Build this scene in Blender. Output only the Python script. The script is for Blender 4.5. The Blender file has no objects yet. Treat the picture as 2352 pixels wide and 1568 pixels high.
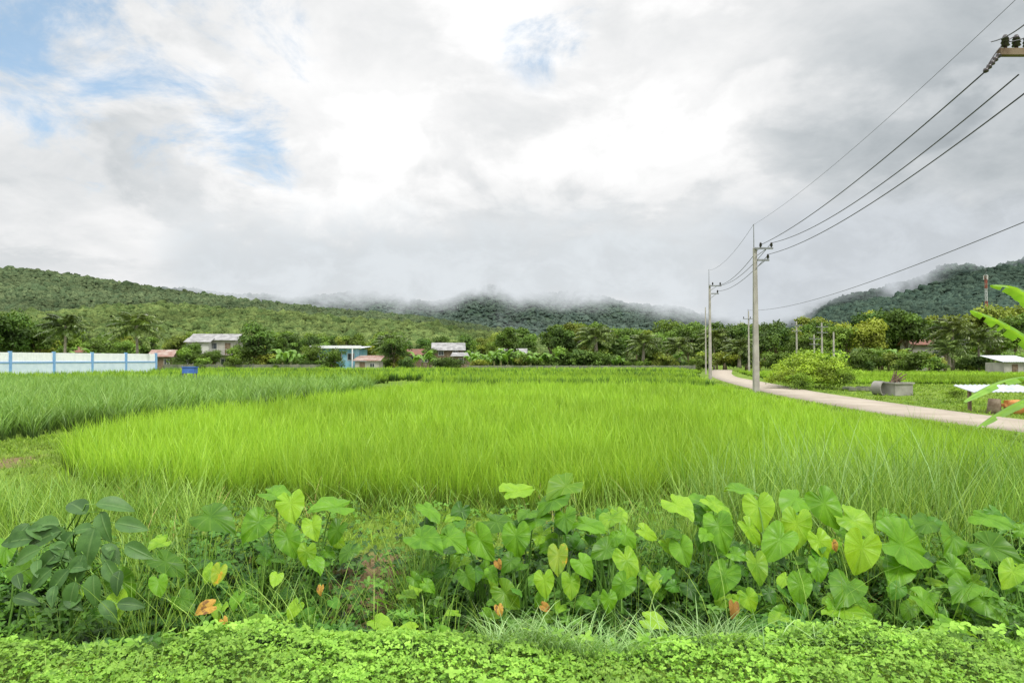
import bpy, math, random
import numpy as np
from mathutils import Vector, Matrix, noise
rng=np.random.default_rng(11)
random.seed(5)
sc=bpy.context.scene
sc.view_settings.view_transform='Standard'
try: sc.view_settings.look='None'
except Exception: pass
COL=sc.collection
CH=2.0
def P(u,v,d): return Vector(((u-1176)/1568*d, d, CH-(v-825)/1568*d))
def X(u,d): return (u-1176)/1568*d
def ss(x,a,b): x=np.clip((x-a)/(b-a),0,1);return x*x*(3-2*x)
# ---------------- nodes ----------------
class NT:
    def __init__(s,tree): s.t=tree; s.n=tree.nodes; s.l=tree.links
    def new(s,typ,**kw):
        n=s.n.new(typ)
        for k,v in kw.items(): setattr(n,k,v)
        return n
    def set(s,inp,v):
        if isinstance(v,bpy.types.NodeSocket): s.l.new(v,inp)
        elif isinstance(v,(tuple,list)) and len(v)==3 and inp.type=='RGBA': inp.default_value=(*v,1)
        else: inp.default_value=v
    def math(s,op,a,b=0.0,c=0.0,clamp=False):
        n=s.new('ShaderNodeMath',operation=op); n.use_clamp=clamp
        s.set(n.inputs[0],a); s.set(n.inputs[1],b)
        if op in('MULTIPLY_ADD',): s.set(n.inputs[2],c)
        return n.outputs[0]
    def mix(s,f,a,b,bt='MIX'):
        n=s.new('ShaderNodeMix',data_type='RGBA',blend_type=bt)
        s.set(n.inputs[0],f); s.set(n.inputs[6],a); s.set(n.inputs[7],b)
        return n.outputs[2]
    def rng(s,v,a,b,c=0.0,d=1.0,smooth=True):
        n=s.new('ShaderNodeMapRange'); n.interpolation_type='SMOOTHSTEP' if smooth else 'LINEAR'
        s.set(n.inputs[0],v)
        for i,q in enumerate((a,b,c,d)): s.set(n.inputs[i+1],q)
        return n.outputs[0]
    def noise(s,vec,scale,detail=4,rough=.55,dist=0.0):
        n=s.new('ShaderNodeTexNoise'); s.set(n.inputs['Scale'],scale); s.set(n.inputs['Detail'],detail); s.set(n.inputs['Roughness'],rough); s.set(n.inputs['Distortion'],dist)
        if vec is not None: s.set(n.inputs['Vector'],vec)
        return n.outputs[0]
def newmat(name):
    m=bpy.data.materials.new(name); m.use_nodes=True; m.node_tree.nodes.clear()
    return m,NT(m.node_tree)
def finish(t,sh):
    o=t.new('ShaderNodeOutputMaterial'); t.l.new(sh,o.inputs[0])
def principled(t,col,rough=.6,spec=.3,bump=None,bstr=.3,bdist=.02,metal=0):
    p=t.new('ShaderNodeBsdfPrincipled'); t.set(p.inputs['Base Color'],col); t.set(p.inputs['Roughness'],rough)
    t.set(p.inputs['Specular IOR Level'],spec); t.set(p.inputs['Metallic'],metal)
    if bump is not None:
        b=t.new('ShaderNodeBump'); t.set(b.inputs['Strength'],bstr); t.set(b.inputs['Distance'],bdist); t.set(b.inputs['Height'],bump)
        t.l.new(b.outputs[0],p.inputs['Normal'])
    return p.outputs[0]
def mixsh(t,f,a,b):
    n=t.new('ShaderNodeMixShader'); t.set(n.inputs[0],f); t.l.new(a,n.inputs[1]); t.l.new(b,n.inputs[2]); return n.outputs[0]
def simple(name,c1,c2=None,scale=3.0,rough=.7,spec=.2,bump=0.3,metal=0,contrast=(.35,.65)):
    m,t=newmat(name); geo=t.new('ShaderNodeNewGeometry')
    nz=t.noise(geo.outputs['Position'],scale,6,.6)
    c=t.mix(t.rng(nz,contrast[0],contrast[1]),c1,c2 or tuple(k*.8 for k in c1))
    finish(t,principled(t,c,rough,spec,nz,bump,.02,metal)); return m
def foliage(name,c1,c2,cb,transl=.3,rough=.5,spec=.3,pscale=.3,pamt=.3,objr=0.0,tl=(0.0,.5),clump=0.0,fine=None):
    m,t=newmat(name)
    a=t.new('ShaderNodeAttribute'); a.attribute_name='Col'
    s=t.new('ShaderNodeSeparateColor'); t.l.new(a.outputs['Color'],s.inputs[0])
    geo=t.new('ShaderNodeNewGeometry')
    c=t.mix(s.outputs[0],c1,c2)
    c=t.mix(t.rng(s.outputs[1],tl[0],tl[1]),cb,c)  # cb: stem base tone plus shade among the leaves, put into the colour
    nz=t.noise(geo.outputs['Position'],pscale,3,.6)
    br=t.rng(nz,.3,.7,1-pamt,1+pamt)
    if clump>0: br=t.math('MULTIPLY',br,t.rng(s.outputs[2],0,1,1-clump,1+clump,False))
    if fine:
        fn=t.noise(geo.outputs['Position'],fine[0],3,.75); br=t.math('MULTIPLY',br,t.rng(fn,.38,.62,1-fine[1],1+fine[1]))
    if objr>0:
        oi=t.new('ShaderNodeObjectInfo'); r=oi.outputs['Random']
        br=t.math('MULTIPLY',br,t.rng(r,0,1,1-objr,1+objr,False))
        c=t.mix(t.math('MULTIPLY',t.math('FRACT',t.math('MULTIPLY',r,7.31)),.4),c,(c2[0]*1.25,c2[1]*1.02,c2[2]*.7))
    cc=t.new('ShaderNodeVectorMath',operation='SCALE'); t.l.new(c,cc.inputs[0]); t.set(cc.inputs['Scale'],br)
    col=cc.outputs[0]
    p=principled(t,col,rough,spec)
    if transl<=0: finish(t,p); return m
    tr=t.new('ShaderNodeBsdfTranslucent'); t.set(tr.inputs[0],t.mix(1.0,col,(1.15,1.1,.5),'MULTIPLY'))
    finish(t,mixsh(t,transl,p,tr.outputs[0])); return m
# ---------------- mesh helpers ----------------
def make_mesh(name,V,loops,totals,col=None,mat=None,smooth=False):
    V=np.asarray(V,dtype=np.float32).reshape(-1,3); loops=np.asarray(loops,dtype=np.int32).ravel(); totals=np.asarray(totals,dtype=np.int32).ravel()
    me=bpy.data.meshes.new(name)
    me.vertices.add(len(V)); me.vertices.foreach_set('co',V.ravel())
    me.loops.add(len(loops)); me.loops.foreach_set('vertex_index',loops)
    me.polygons.add(len(totals))
    st=np.concatenate([[0],np.cumsum(totals)[:-1]]).astype(np.int32)
    me.polygons.foreach_set('loop_start',st)
    if smooth: me.polygons.foreach_set('use_smooth',np.ones(len(totals),dtype=bool))
    me.update(calc_edges=True)
    if col is not None:
        at=me.attributes.new('Col','FLOAT_COLOR','POINT')
        c=np.ones((len(V),4),dtype=np.float32); c[:,:col.shape[1]]=col
        at.data.foreach_set('color',c.ravel())
    if mat: me.materials.append(mat)
    return me
def obj(name,me,parent=None,loc=None):
    o=bpy.data.objects.new(name,me); COL.objects.link(o)
    if parent is not None: o.parent=parent
    if loc is not None: o.location=loc
    return o
def tag(o,label=None,cat=None,kind=None,group=None):
    if label:o['label']=label
    if cat:o['category']=cat
    if kind:o['kind']=kind
    if group:o['group']=group
    return o
def empty(name,loc=(0,0,0),rz=0,scale=1,**kw):
    o=bpy.data.objects.new(name,None); COL.objects.link(o); o.location=loc; o.rotation_euler=(0,0,rz); o.scale=(scale,)*3; o.empty_display_size=.2
    return tag(o,**kw)
class MB:
    def __init__(s): s.v=[]; s.f=[]
    def box(s,c,d,rz=0,taper=1.0):
        n=len(s.v); cx,cy,cz=c; a,b,h=d[0]/2,d[1]/2,d[2]/2; co,si=math.cos(rz),math.sin(rz)
        for z,k in((-h,1),(h,taper)):
            for x,y in((-a,-b),(a,-b),(a,b),(-a,b)):
                x*=k;y*=k
                s.v.append((cx+x*co-y*si,cy+x*si+y*co,cz+z))
        for f in((0,3,2,1),(4,5,6,7),(0,1,5,4),(1,2,6,5),(2,3,7,6),(3,0,4,7)): s.f.append(tuple(n+i for i in f))
        return s
    def tube(s,pts,rad,sides=6,cap=True):
        pts=[Vector(p) for p in pts]; n0=len(s.v)
        if not hasattr(rad,'__len__'): rad=[rad]*len(pts)
        for i,p in enumerate(pts):
            a=pts[max(i-1,0)]; b=pts[min(i+1,len(pts)-1)]; d=(b-a).normalized()
            r=Vector((1,0,0)) if abs(d.x)<.8 else Vector((0,1,0))
            e=d.cross(r).normalized(); f=d.cross(e)
            for k in range(sides):
                an=2*math.pi*k/sides+.3; q=p+(e*math.cos(an)+f*math.sin(an))*rad[i]; s.v.append(tuple(q))
        for i in range(len(pts)-1):
            for k in range(sides):
                a=n0+i*sides+k; b=n0+i*sides+(k+1)%sides
                s.f.append((a,b,b+sides,a+sides))
        if cap:
            s.f.append(tuple(n0+k for k in range(sides))[::-1]); m=n0+(len(pts)-1)*sides; s.f.append(tuple(m+k for k in range(sides)))
        return s
    def mesh(s,name,mat,smooth=False,bevel=0):
        me=bpy.data.meshes.new(name); me.from_pydata(s.v,[],s.f); me.update()
        if smooth: me.polygons.foreach_set('use_smooth',[True]*len(me.polygons))
        me.materials.append(mat); return me
def part(parent,name,mb,mat,smooth=False,label=None):
    o=obj(name,mb.mesh(name,mat,smooth),parent)
    if label:o['label']=label
    return o
def blades(name,base,h,w,az,lean,droop,mat,rnd,rnd2=None,levels=(0,.35,.7,1.0)):
    base=np.asarray(base); N=len(base); t=np.array(levels); L=len(t)
    h=np.broadcast_to(h,N);w=np.broadcast_to(w,N);lean=np.broadcast_to(lean,N);droop=np.broadcast_to(droop,N)
    hor=(lean*h)[:,None]*(t**1.8)[None]; zz=h[:,None]*(t[None]-droop[:,None]*t[None]**3)
    C=np.stack([base[:,0:1]+hor*np.cos(az)[:,None],base[:,1:2]+hor*np.sin(az)[:,None],base[:,2:3]+zz],-1)
    fa=rng.uniform(0,2*np.pi,N)
    S=np.stack([np.cos(fa),np.sin(fa),np.zeros(N)],-1)
    prof=np.interp(t,[0,.4,.75,1],[.6,1,.7,0])
    V=np.zeros((N,2*(L-1)+1,3))
    for i in range(L-1):
        V[:,2*i]=C[:,i]-S*(w*prof[i]/2)[:,None]; V[:,2*i+1]=C[:,i]+S*(w*prof[i]/2)[:,None]
    V[:,-1]=C[:,-1]
    pat=[];tot=[]
    for i in range(L-2): pat+=[2*i,2*i+1,2*i+3,2*i+2]; tot.append(4)
    pat+=[2*(L-2),2*(L-2)+1,2*(L-1)]; tot.append(3)
    nv=2*(L-1)+1
    loops=(np.array(pat)[None]+np.arange(N)[:,None]*nv)
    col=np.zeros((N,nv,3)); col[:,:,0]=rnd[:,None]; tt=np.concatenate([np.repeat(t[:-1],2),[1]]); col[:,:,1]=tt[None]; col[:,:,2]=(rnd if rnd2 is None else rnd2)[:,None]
    return make_mesh(name,V,loops,np.tile(tot,N),col.reshape(-1,3),mat)
def leafcards(name,pos,nrm,axis,L,W,mat,rnd,g,b,fold=.15,simple4=False):
    N=len(pos)
    nrm=nrm/np.linalg.norm(nrm,axis=1,keepdims=True); axis=axis-nrm*(axis*nrm).sum(1,keepdims=True); axis/=np.linalg.norm(axis,axis=1,keepdims=True)+1e-9
    B=np.cross(nrm,axis); L=np.broadcast_to(L,N)[:,None]; W=np.broadcast_to(W,N)[:,None]
    if simple4:
        V=np.stack([pos,pos+axis*L*.5+B*W*.5,pos+axis*L,pos+axis*L*.5-B*W*.5],1); pat=[0,1,2,3];tot=[4];nv=4
    else:
        z=nrm*W*fold
        V=np.stack([pos,pos+axis*L*.3+B*W*.5+z,pos+axis*L*.75+B*W*.42+z,pos+axis*L,pos+axis*L*.75-B*W*.42+z,pos+axis*L*.3-B*W*.5+z],1)
        pat=[0,1,2,3,0,3,4,5];tot=[4,4];nv=6
    loops=np.array(pat)[None]+np.arange(N)[:,None]*nv
    col=np.zeros((N,nv,3)); col[:,:,0]=rnd[:,None]; col[:,:,1]=g[:,None]; col[:,:,2]=b[:,None]
    return make_mesh(name,V,loops,np.tile(tot,N),col.reshape(-1,3),mat)
def inpoly(x,y,poly):
    r=np.zeros(len(x),bool); n=len(poly)
    for i in range(n):
        x1,y1=poly[i];x2,y2=poly[(i+1)%n]
        c=((y1>y)!=(y2>y))
        with np.errstate(divide='ignore',invalid='ignore'): xi=(x2-x1)*(y-y1)/(y2-y1+1e-12)+x1
        r^=c&(x<xi)
    return r
# ---------------- terrain ----------------
RS=.867; RZ=.40
road_l=[(a*RS,b*RS) for a,b in [(14.5,8),(13.8,13),(13.2,17.6),(12.9,21.5),(12.9,25.7),(13.5,32),(14.6,39.7),(17.6,56),(21.2,72),(26,90),(30.5,105),(36,122)]]
road_r=[(a*RS,b*RS) for a,b in [(17.2,8),(16.4,13),(15.7,17.6),(15.6,21.5),(15.8,25.7),(16.4,32),(17.4,39.7),(20.3,55),(23.4,71),(28.6,89),(33.5,104),(39,121)]]
def cat(pts,n):
    pts=np.array(pts); s=np.linspace(0,len(pts)-1,n); i=np.minimum(s.astype(int),len(pts)-2); f=s-i
    p0=pts[np.maximum(i-1,0)];p1=pts[i];p2=pts[i+1];p3=pts[np.minimum(i+2,len(pts)-1)];f=f[:,None]
    return .5*((2*p1)+(-p0+p2)*f+(2*p0-5*p1+4*p2-p3)*f**2+(-p0+3*p1-3*p2+p3)*f**3)
RL=cat(road_l,130);RR=cat(road_r,130);RC=(RL+RR)/2
def rcx(y): return np.interp(y,RC[:,1],RC[:,0])
def roaddist(x,y):
    x=np.asarray(x,float);y=np.asarray(y,float)
    return np.where((y>5)&(y<106),np.abs(x-rcx(y))*.95,99.)
def wob(x,y): return .5*np.sin(x*1.7+y*.6)+.3*np.sin(x*3.9-y*2.3+1)+.2*np.sin(x*7.1+y*6.3+2)
def gz(x,y):
    x=np.asarray(x,float);y=np.asarray(y,float)
    yy=y+.12*wob(x,y*.3)
    z=np.interp(yy,[-20,4.0,4.35,4.9,5.5,6.3,7.1,8.4,9.0,12],[.31,.31,.12,-.18,-.13,.06,.12,.12,0.0,0.0])
    z=z+.02*wob(x*1.3,y*1.2)*(y<60)
    side=ss(x-rcx(y),1,3)*ss(y,9,14)*(1-ss(y,45,51)); z=z*(1-side)+(.30+.02*wob(x,y))*side
    rd=roaddist(x,y); z=z+ss(3.4-rd,0,1.7)*(RZ-.03-z)*ss(y,6,10)
    return z
xs=np.sinh(np.linspace(-1,1,361)*6.2)/np.sinh(6.2)*2600
ys=np.concatenate([np.linspace(-25,2,12),np.arange(2.15,12,.12),np.arange(12.2,50,.6),np.geomspace(51,3200,60)])
GX,GY=np.meshgrid(xs,ys); GZ=gz(GX,GY)
nx=len(xs);ny=len(ys)
idx=np.arange(nx*ny).reshape(ny,nx)
loops=np.stack([idx[:-1,:-1],idx[:-1,1:],idx[1:,1:],idx[1:,:-1]],-1)
def bl(x,y,cx,cy,rx,ry): return np.exp(-(((x-cx)/rx)**2+((y-cy)/ry)**2))
def soilf(x,y): return np.clip(1.4*bl(x,y,-1.25,6.0,.40,.8)+.4*bl(x,y,-1.5,7.5,.5,.4)+.75*bl(x,y,-9.9,12.6,.9,2.5)+.3*bl(x,y,-7.5,10.1,3,.6)+.4*bl(x,y,17,29,4,2),0,1)
soil=soilf(GX,GY)
colr=np.stack([soil.ravel(),((GY<150)).astype(float).ravel(),np.zeros(nx*ny)],-1)
m,t=newmat('ground_soil_and_grass')
a=t.new('ShaderNodeAttribute');a.attribute_name='Col';s=t.new('ShaderNodeSeparateColor');t.l.new(a.outputs['Color'],s.inputs[0])
geo=t.new('ShaderNodeNewGeometry');pos=geo.outputs['Position']
n1=t.noise(pos,1.2,6,.65);n2=t.noise(pos,14,5,.7);n3=t.noise(pos,.25,3)
green=t.mix(t.rng(n2,.3,.7),(.05,.10,.012),(.15,.25,.03)); green=t.mix(t.rng(n3,.35,.65),green,(.18,.26,.04))
brown=t.mix(t.rng(n2,.3,.7),(.09,.065,.035),(.26,.19,.10))
f=t.math('ADD',s.outputs[0],t.math('MULTIPLY',t.math('SUBTRACT',n1,.5),1.0))
c=t.mix(t.rng(f,.3,.7),green,brown)
finish(t,principled(t,c,.9,.1,n2,.6,.03))
g=obj('ground',make_mesh('ground',np.stack([GX.ravel(),GY.ravel(),GZ.ravel()],-1),loops,np.full((nx-1)*(ny-1),4),colr,m,True))
tag(g,'flat grassy valley floor with ditch and bare soil patches','ground','structure')
n=len(RL); V=np.zeros((n,4,3)); dv=(RR-RL);dv/=np.linalg.norm(dv,axis=1,keepdims=True)
zr=RZ+.01
V[:,0,:2]=RL-dv*.05;V[:,0,2]=.0;V[:,1,:2]=RL;V[:,1,2]=zr;V[:,2,:2]=RR;V[:,2,2]=zr;V[:,3,:2]=RR+dv*.05;V[:,3,2]=.0
id2=np.arange(n*4).reshape(n,4); lp=np.stack([id2[:-1,:-1],id2[:-1,1:],id2[1:,1:],id2[1:,:-1]],-1)
m,t=newmat('worn_concrete_road');geo=t.new('ShaderNodeNewGeometry');pos=geo.outputs['Position']
n1=t.noise(pos,.8,5,.6);n2=t.noise(pos,25,4,.7)
c=t.mix(t.rng(n1,.3,.7),(.36,.31,.25),(.46,.41,.34));c=t.mix(t.math('MULTIPLY',t.rng(n2,.4,.7),.35),c,(.26,.22,.16))
sp=t.new('ShaderNodeSeparateXYZ');t.l.new(pos,sp.inputs[0]);jt=t.math('FRACT',t.math('DIVIDE',sp.outputs[1],4.0));c=t.mix(t.rng(jt,.0,.012,1,0),c,(.12,.1,.07))
finish(t,principled(t,c,.85,.2,n2,.3,.01))
tag(obj('road',make_mesh('road',V,lp,np.full((n-1)*3,4),None,m)),'narrow pale concrete village road beside rice fields','road','structure')
# ---------------- materials foliage ----------------
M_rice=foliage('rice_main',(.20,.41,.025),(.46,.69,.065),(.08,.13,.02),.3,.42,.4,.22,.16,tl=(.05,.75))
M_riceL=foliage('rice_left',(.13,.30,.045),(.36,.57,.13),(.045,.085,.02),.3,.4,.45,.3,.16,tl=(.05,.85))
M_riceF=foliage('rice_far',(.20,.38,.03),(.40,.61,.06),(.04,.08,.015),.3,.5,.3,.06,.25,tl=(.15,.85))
M_riceE=foliage('rice_edge',(.09,.22,.03),(.19,.37,.05),(.03,.06,.015),.25,.5,.3,.1,.25,tl=(.3,1.0))  # darker rice copy; shaded front faces of the far paddies put into the colour
M_grass=foliage('short_grass',(.16,.30,.03),(.35,.50,.07),(.09,.13,.03),.3,.5,.3,.8,.3)
M_tall=foliage('tall_grass',(.14,.30,.04),(.38,.57,.11),(.06,.10,.03),.3,.45,.4,.8,.2)
M_pale=foliage('pale_grass',(.22,.42,.12),(.42,.62,.24),(.08,.16,.04),.3,.4,.5,2,.2)
M_dry=foliage('dry_grass',(.40,.33,.13),(.55,.46,.20),(.25,.18,.07),.3,.6,.2,2,.2)
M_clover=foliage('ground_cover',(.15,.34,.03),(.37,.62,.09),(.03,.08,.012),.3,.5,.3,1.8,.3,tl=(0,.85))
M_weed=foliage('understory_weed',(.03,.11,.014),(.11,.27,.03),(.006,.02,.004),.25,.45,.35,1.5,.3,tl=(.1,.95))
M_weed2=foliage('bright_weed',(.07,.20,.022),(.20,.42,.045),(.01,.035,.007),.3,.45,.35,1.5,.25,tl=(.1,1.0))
# ---------------- rice ----------------
def hroad(x,y):
    xe=np.interp(y,RL[:,1],RL[:,0]); return .46+.54*ss(xe-x,-.5,5.0)
def rice(name,poly,mat,H,dens0,dexp,k,w0,wexp,label,spread=.05,lean=.2,dref=10.,near_droop=.08,taper=False,hv=.05):
    ys_=[p[1] for p in poly]; ya=min(ys_);yb=max(ys_)
    Xs=[];Ys=[]; y=ya-.3
    while y<yb:
        dy=max(.5,y*.06); yc=y+dy/2
        xa=max(min(p[0] for p in poly),-.82*yc-2); xb=min(max(p[0] for p in poly),.82*yc+2)
        if xb>xa:
            nn=int(dens0*(dref/yc)**dexp*(xb-xa)*dy)
            Xs.append(rng.uniform(xa,xb,nn));Ys.append(rng.uniform(y,y+dy,nn))
        y+=dy
    x=np.concatenate(Xs);yy=np.concatenate(Ys)
    wx=x+.18*np.sin(yy*2.1)+.1*np.sin(yy*5.3+x)+rng.normal(0,.08,len(x));wy=yy+.16*np.sin(x*1.9)+.08*np.sin(x*4.7)+rng.normal(0,.16,len(x))
    k0=inpoly(wx,wy,poly); x=x[k0];yy=yy[k0]
    n=len(x); tr=rng.random(n); th=H*(1+.04*np.sin(x*.8+yy*.5)+.03*np.sin(x*2.3-yy*1.7)+rng.normal(0,hv,n))
    if taper: th=th*hroad(x,yy)
    x=np.repeat(x,k);yy=np.repeat(yy,k);tr=np.repeat(tr,k);th=np.repeat(th,k);N=len(x)
    az=rng.uniform(0,2*np.pi,N); rr=np.abs(rng.normal(0,spread,N))
    sc_=(yy/dref)
    bx=x+rr*np.cos(az);by=yy+rr*np.sin(az)
    base=np.stack([bx,by,np.minimum(gz(bx,by),.12)-.02],-1)
    h=th*rng.uniform(.5,1.13,N); ln=np.abs(rng.normal(lean,.16,N)); dr=rng.uniform(0,near_droop*2,N)
    w=w0*sc_**wexp*rng.uniform(.7,1.2,N)
    rnd=np.clip(.75*rng.random(N)+.25*tr,0,1)
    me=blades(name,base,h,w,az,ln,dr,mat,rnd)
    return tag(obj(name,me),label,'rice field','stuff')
main_poly=[(-7.3,11.0),(-6.3,10.3),(-5.1,9.7),(-3.7,9.1),(-1.7,8.7),(0,8.6),(1.5,8.7),(2.8,9.0),(5,9.4),(7.4,10.4),(8.4,11.4),(10.0,14),(10.3,18),(10.4,22),(10.7,27.7),(11.6,34),(12.8,41.5),(-6.0,42),(-6.6,34),(-7.5,28),(-8.7,23.5),(-9.4,20),(-9.4,17),(-8.9,14)]
rice('rice_paddy',main_poly,M_rice,.84,40,1.35,18,.0082,.85,'bright lime green young rice filling a paddy',taper=True,hv=.07,lean=.24)
left_poly=[(-13.0,12.6),(-12.4,16.5),(-12.0,19.6),(-11.3,23.2),(-10.0,27.8),(-9.0,33.7),(-8.3,41),(-9.5,46),(-48,50),(-48,12.6)]
rice('rice_paddy',left_poly,M_riceL,1.14,21,1.2,15,.0135,.75,'taller blue green rice with arching blades',lean=.42,near_droop=.22,dref=14,hv=.07)
rice('rice_paddy',[(-5.5,46),(13.4,46),(16.2,58),(-8,60)],M_riceF,.9,4.5,1.5,10,.05,.6,'dense green rice behind a low bund',dref=50,taper=True)
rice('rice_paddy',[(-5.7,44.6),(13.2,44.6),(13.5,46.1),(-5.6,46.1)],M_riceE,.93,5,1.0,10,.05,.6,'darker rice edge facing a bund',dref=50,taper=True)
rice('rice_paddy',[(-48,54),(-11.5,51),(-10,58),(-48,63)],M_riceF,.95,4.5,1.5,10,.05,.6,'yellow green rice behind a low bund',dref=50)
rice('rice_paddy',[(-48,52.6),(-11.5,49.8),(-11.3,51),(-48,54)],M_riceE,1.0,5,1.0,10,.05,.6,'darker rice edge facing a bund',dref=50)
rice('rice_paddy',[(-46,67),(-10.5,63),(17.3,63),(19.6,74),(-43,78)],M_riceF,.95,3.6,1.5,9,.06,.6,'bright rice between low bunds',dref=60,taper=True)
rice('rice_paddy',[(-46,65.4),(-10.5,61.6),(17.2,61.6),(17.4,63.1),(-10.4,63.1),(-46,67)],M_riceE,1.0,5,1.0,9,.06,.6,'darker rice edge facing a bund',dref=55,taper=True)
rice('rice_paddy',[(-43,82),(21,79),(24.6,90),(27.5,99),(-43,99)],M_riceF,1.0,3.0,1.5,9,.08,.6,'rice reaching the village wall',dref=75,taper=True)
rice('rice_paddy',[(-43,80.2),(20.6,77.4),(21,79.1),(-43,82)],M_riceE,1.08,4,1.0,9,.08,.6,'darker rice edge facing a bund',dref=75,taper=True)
rice('rice_paddy',[(22,53),(44,50),(75,94),(30.5,94)],M_riceF,.6,3.6,1.5,9,.06,.6,'short bright rice beyond the road',dref=60)
def scatter(xa,xb,ya,yb,n): return rng.uniform(xa,xb,n),rng.uniform(ya,yb,n)
def grass(name,x,y,k,h0,h1,w,mat,lean,droop,label,spread=.03,wd=0.0,cat='grass',soilcut=True):
    if soilcut: k0=rng.random(len(x))>.85*soilf(x,y);x=x[k0];y=y[k0]
    hv=np.repeat(.55+.45*rng.random(len(x))**.7,k)
    x=np.repeat(x,k);y=np.repeat(y,k);N=len(x);az=rng.uniform(0,2*np.pi,N);rr=np.abs(rng.normal(0,spread,N));bx=x+rr*np.cos(az);by=y+rr*np.sin(az)
    base=np.stack([bx,by,gz(bx,by)-.01],-1)
    h=rng.uniform(h0,h1,N)*hv*1.1
    me=blades(name,base,h,w*(1+wd*np.maximum(by-8,0))*rng.uniform(.7,1.2,N),az,np.abs(rng.normal(lean,.15,N)),rng.uniform(0,droop,N),mat,rng.random(N),levels=(0,.3,.55,.8,1))
    return tag(obj(name,me),label,cat,'stuff')
X_=[];Y_=[]
for (ya,yb,dn) in((5.9,10.8,170),(10.8,18,70),(18,30,20),(30,50,9)):
    xm=.8*yb+1; nn=int(dn*2*xm*(yb-ya)); x,y=scatter(-xm,xm,ya,yb,nn)
    keep=(roaddist(x,y)>1.45)&~inpoly(x,y,main_poly)&~inpoly(x,y,left_poly)
    X_.append(x[keep]);Y_.append(y[keep])
grass('grass',np.concatenate(X_),np.concatenate(Y_),4,.05,.18,.008,M_grass,.5,.3,'short green grass on bunds and verges',spread=.05,wd=.12)
def region(uu,yy_,n):
    y=rng.uniform(yy_[0],yy_[1],n); u=rng.uniform(uu[0],uu[1],n); return (u-1176)/1568*y,y
x,y=region((1560,2480),(6.7,9.2),440);grass('tall_grass',x,y,8,.4,1.2,.008,M_tall,.35,.25,'tall thin wild grass along the paddy edge',spread=.07)
x,y=region((1620,2480),(6.5,8.6),80);grass('tall_grass',x,y,4,.95,1.55,.007,M_pale,.3,.15,'sparse tall wispy grass stalks at paddy edge',spread=.05)
x,y=region((1900,2480),(5.6,9.0),300);grass('tall_grass',x,y,8,.4,1.2,.009,M_tall,.35,.25,'tall dense wild grass at the ditch',spread=.07)
x,y=region((-60,520),(5.8,9.0),300);grass('tall_grass',x,y,8,.2,.8,.008,M_tall,.4,.3,'wild grass clumps on the ditch bank',spread=.07)
x,y=region((-60,420),(7.5,10.8),260);grass('tall_grass',x,y,6,.15,.6,.008,M_tall,.4,.3,'wild grass fringe beside the rice',spread=.08)
x,y=region((380,1900),(8.1,9.1),260);grass('tall_grass',x,y,6,.15,.6,.008,M_tall,.6,.35,'loose grass fringe spilling from the rice',spread=.09)
x,y=region((250,680),(4.8,6.2),110);grass('tall_grass',x,y,8,.35,.9,.007,M_tall,.35,.25,'wild grass clumps growing in the ditch',spread=.06)
x,y=region((880,1010),(4.9,6.6),60);grass('tall_grass',x,y,9,.4,.95,.007,M_tall,.35,.25,'narrow clump of wild grass by the ditch',spread=.06)
x,y=region((1350,1640),(5.4,7.2),80);grass('tall_grass',x,y,8,.4,1.0,.007,M_tall,.35,.25,'wild grass growing between taro plants',spread=.06)
x,y=region((100,2400),(4.4,6.4),300);grass('tall_grass',x,y,5,.3,.85,.006,M_tall,.5,.35,'loose grass blades among the taro leaves',spread=.08)
x,y=region((1130,1680),(3.95,4.45),150);grass('pale_grass',x,y,9,.10,.36,.007,M_pale,.8,.55,'pale arching grass on the verge edge',spread=.06)
x,y=region((1650,2050),(3.8,4.4),36);grass('pale_grass',x,y,7,.10,.26,.007,M_pale,.8,.55,'pale arching grass on the verge edge',spread=.06)
x,y=region((0,2352),(2.6,4.3),700);grass('pale_grass',x,y,4,.07,.18,.0045,M_tall,.5,.3,'fine grass blades poking through ground cover',spread=.05)
x,y=region((250,2300),(5.0,9.4),110);grass('dry_grass',x,y,3,.2,.7,.007,M_dry,.5,.4,'dry straw coloured blades among the grass',spread=.06)
def unit(v): return v/np.linalg.norm(v,axis=1,keepdims=True)
def cover(name,x,y,hmax,L,W,mat,label,k=3,up=.9,cat='weeds'):
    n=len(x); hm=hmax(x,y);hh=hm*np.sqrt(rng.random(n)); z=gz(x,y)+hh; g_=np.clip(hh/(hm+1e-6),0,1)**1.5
    az=rng.uniform(0,2*np.pi,n); nr=np.stack([rng.normal(0,.45,n),rng.normal(-.2,.45,n),np.full(n,up)],-1)
    pos=np.repeat(np.stack([x,y,z],-1),k,0);nr=np.repeat(nr,k,0)+rng.normal(0,.18,(n*k,3))
    a2=(az[:,None]+np.arange(k)[None]*2*np.pi/k+rng.normal(0,.2,(n,k))).ravel()
    ax=np.stack([np.cos(a2),np.sin(a2),-.15*np.ones(n*k)],-1)
    N=n*k;s_=np.repeat(rng.uniform(.55,1.3,n),k)
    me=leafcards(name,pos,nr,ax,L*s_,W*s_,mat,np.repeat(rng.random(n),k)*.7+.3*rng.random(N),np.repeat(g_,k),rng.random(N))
    return tag(obj(name,me),label,cat,'stuff')
x,y=scatter(-3.8,3.8,2.5,4.4,68000)
def chm(x,y): return np.maximum(.03,.085+.045*np.sin(x*2.3+y)+.035*np.sin(x*5+y*4)+.03*np.sin(x*13+y*9)*np.sin(y*11-x*3))
cover('ground_cover',x,y,chm,.0145,.0125,M_clover,'bright green clover like ground cover on verge',3)
x,y=scatter(-3.8,3.8,2.6,4.4,1000)
cover('ground_cover',x,y,lambda x,y:chm(x,y)+.02,.030,.018,M_clover,'pointed leaf weeds mixed in the verge cover',4)
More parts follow.
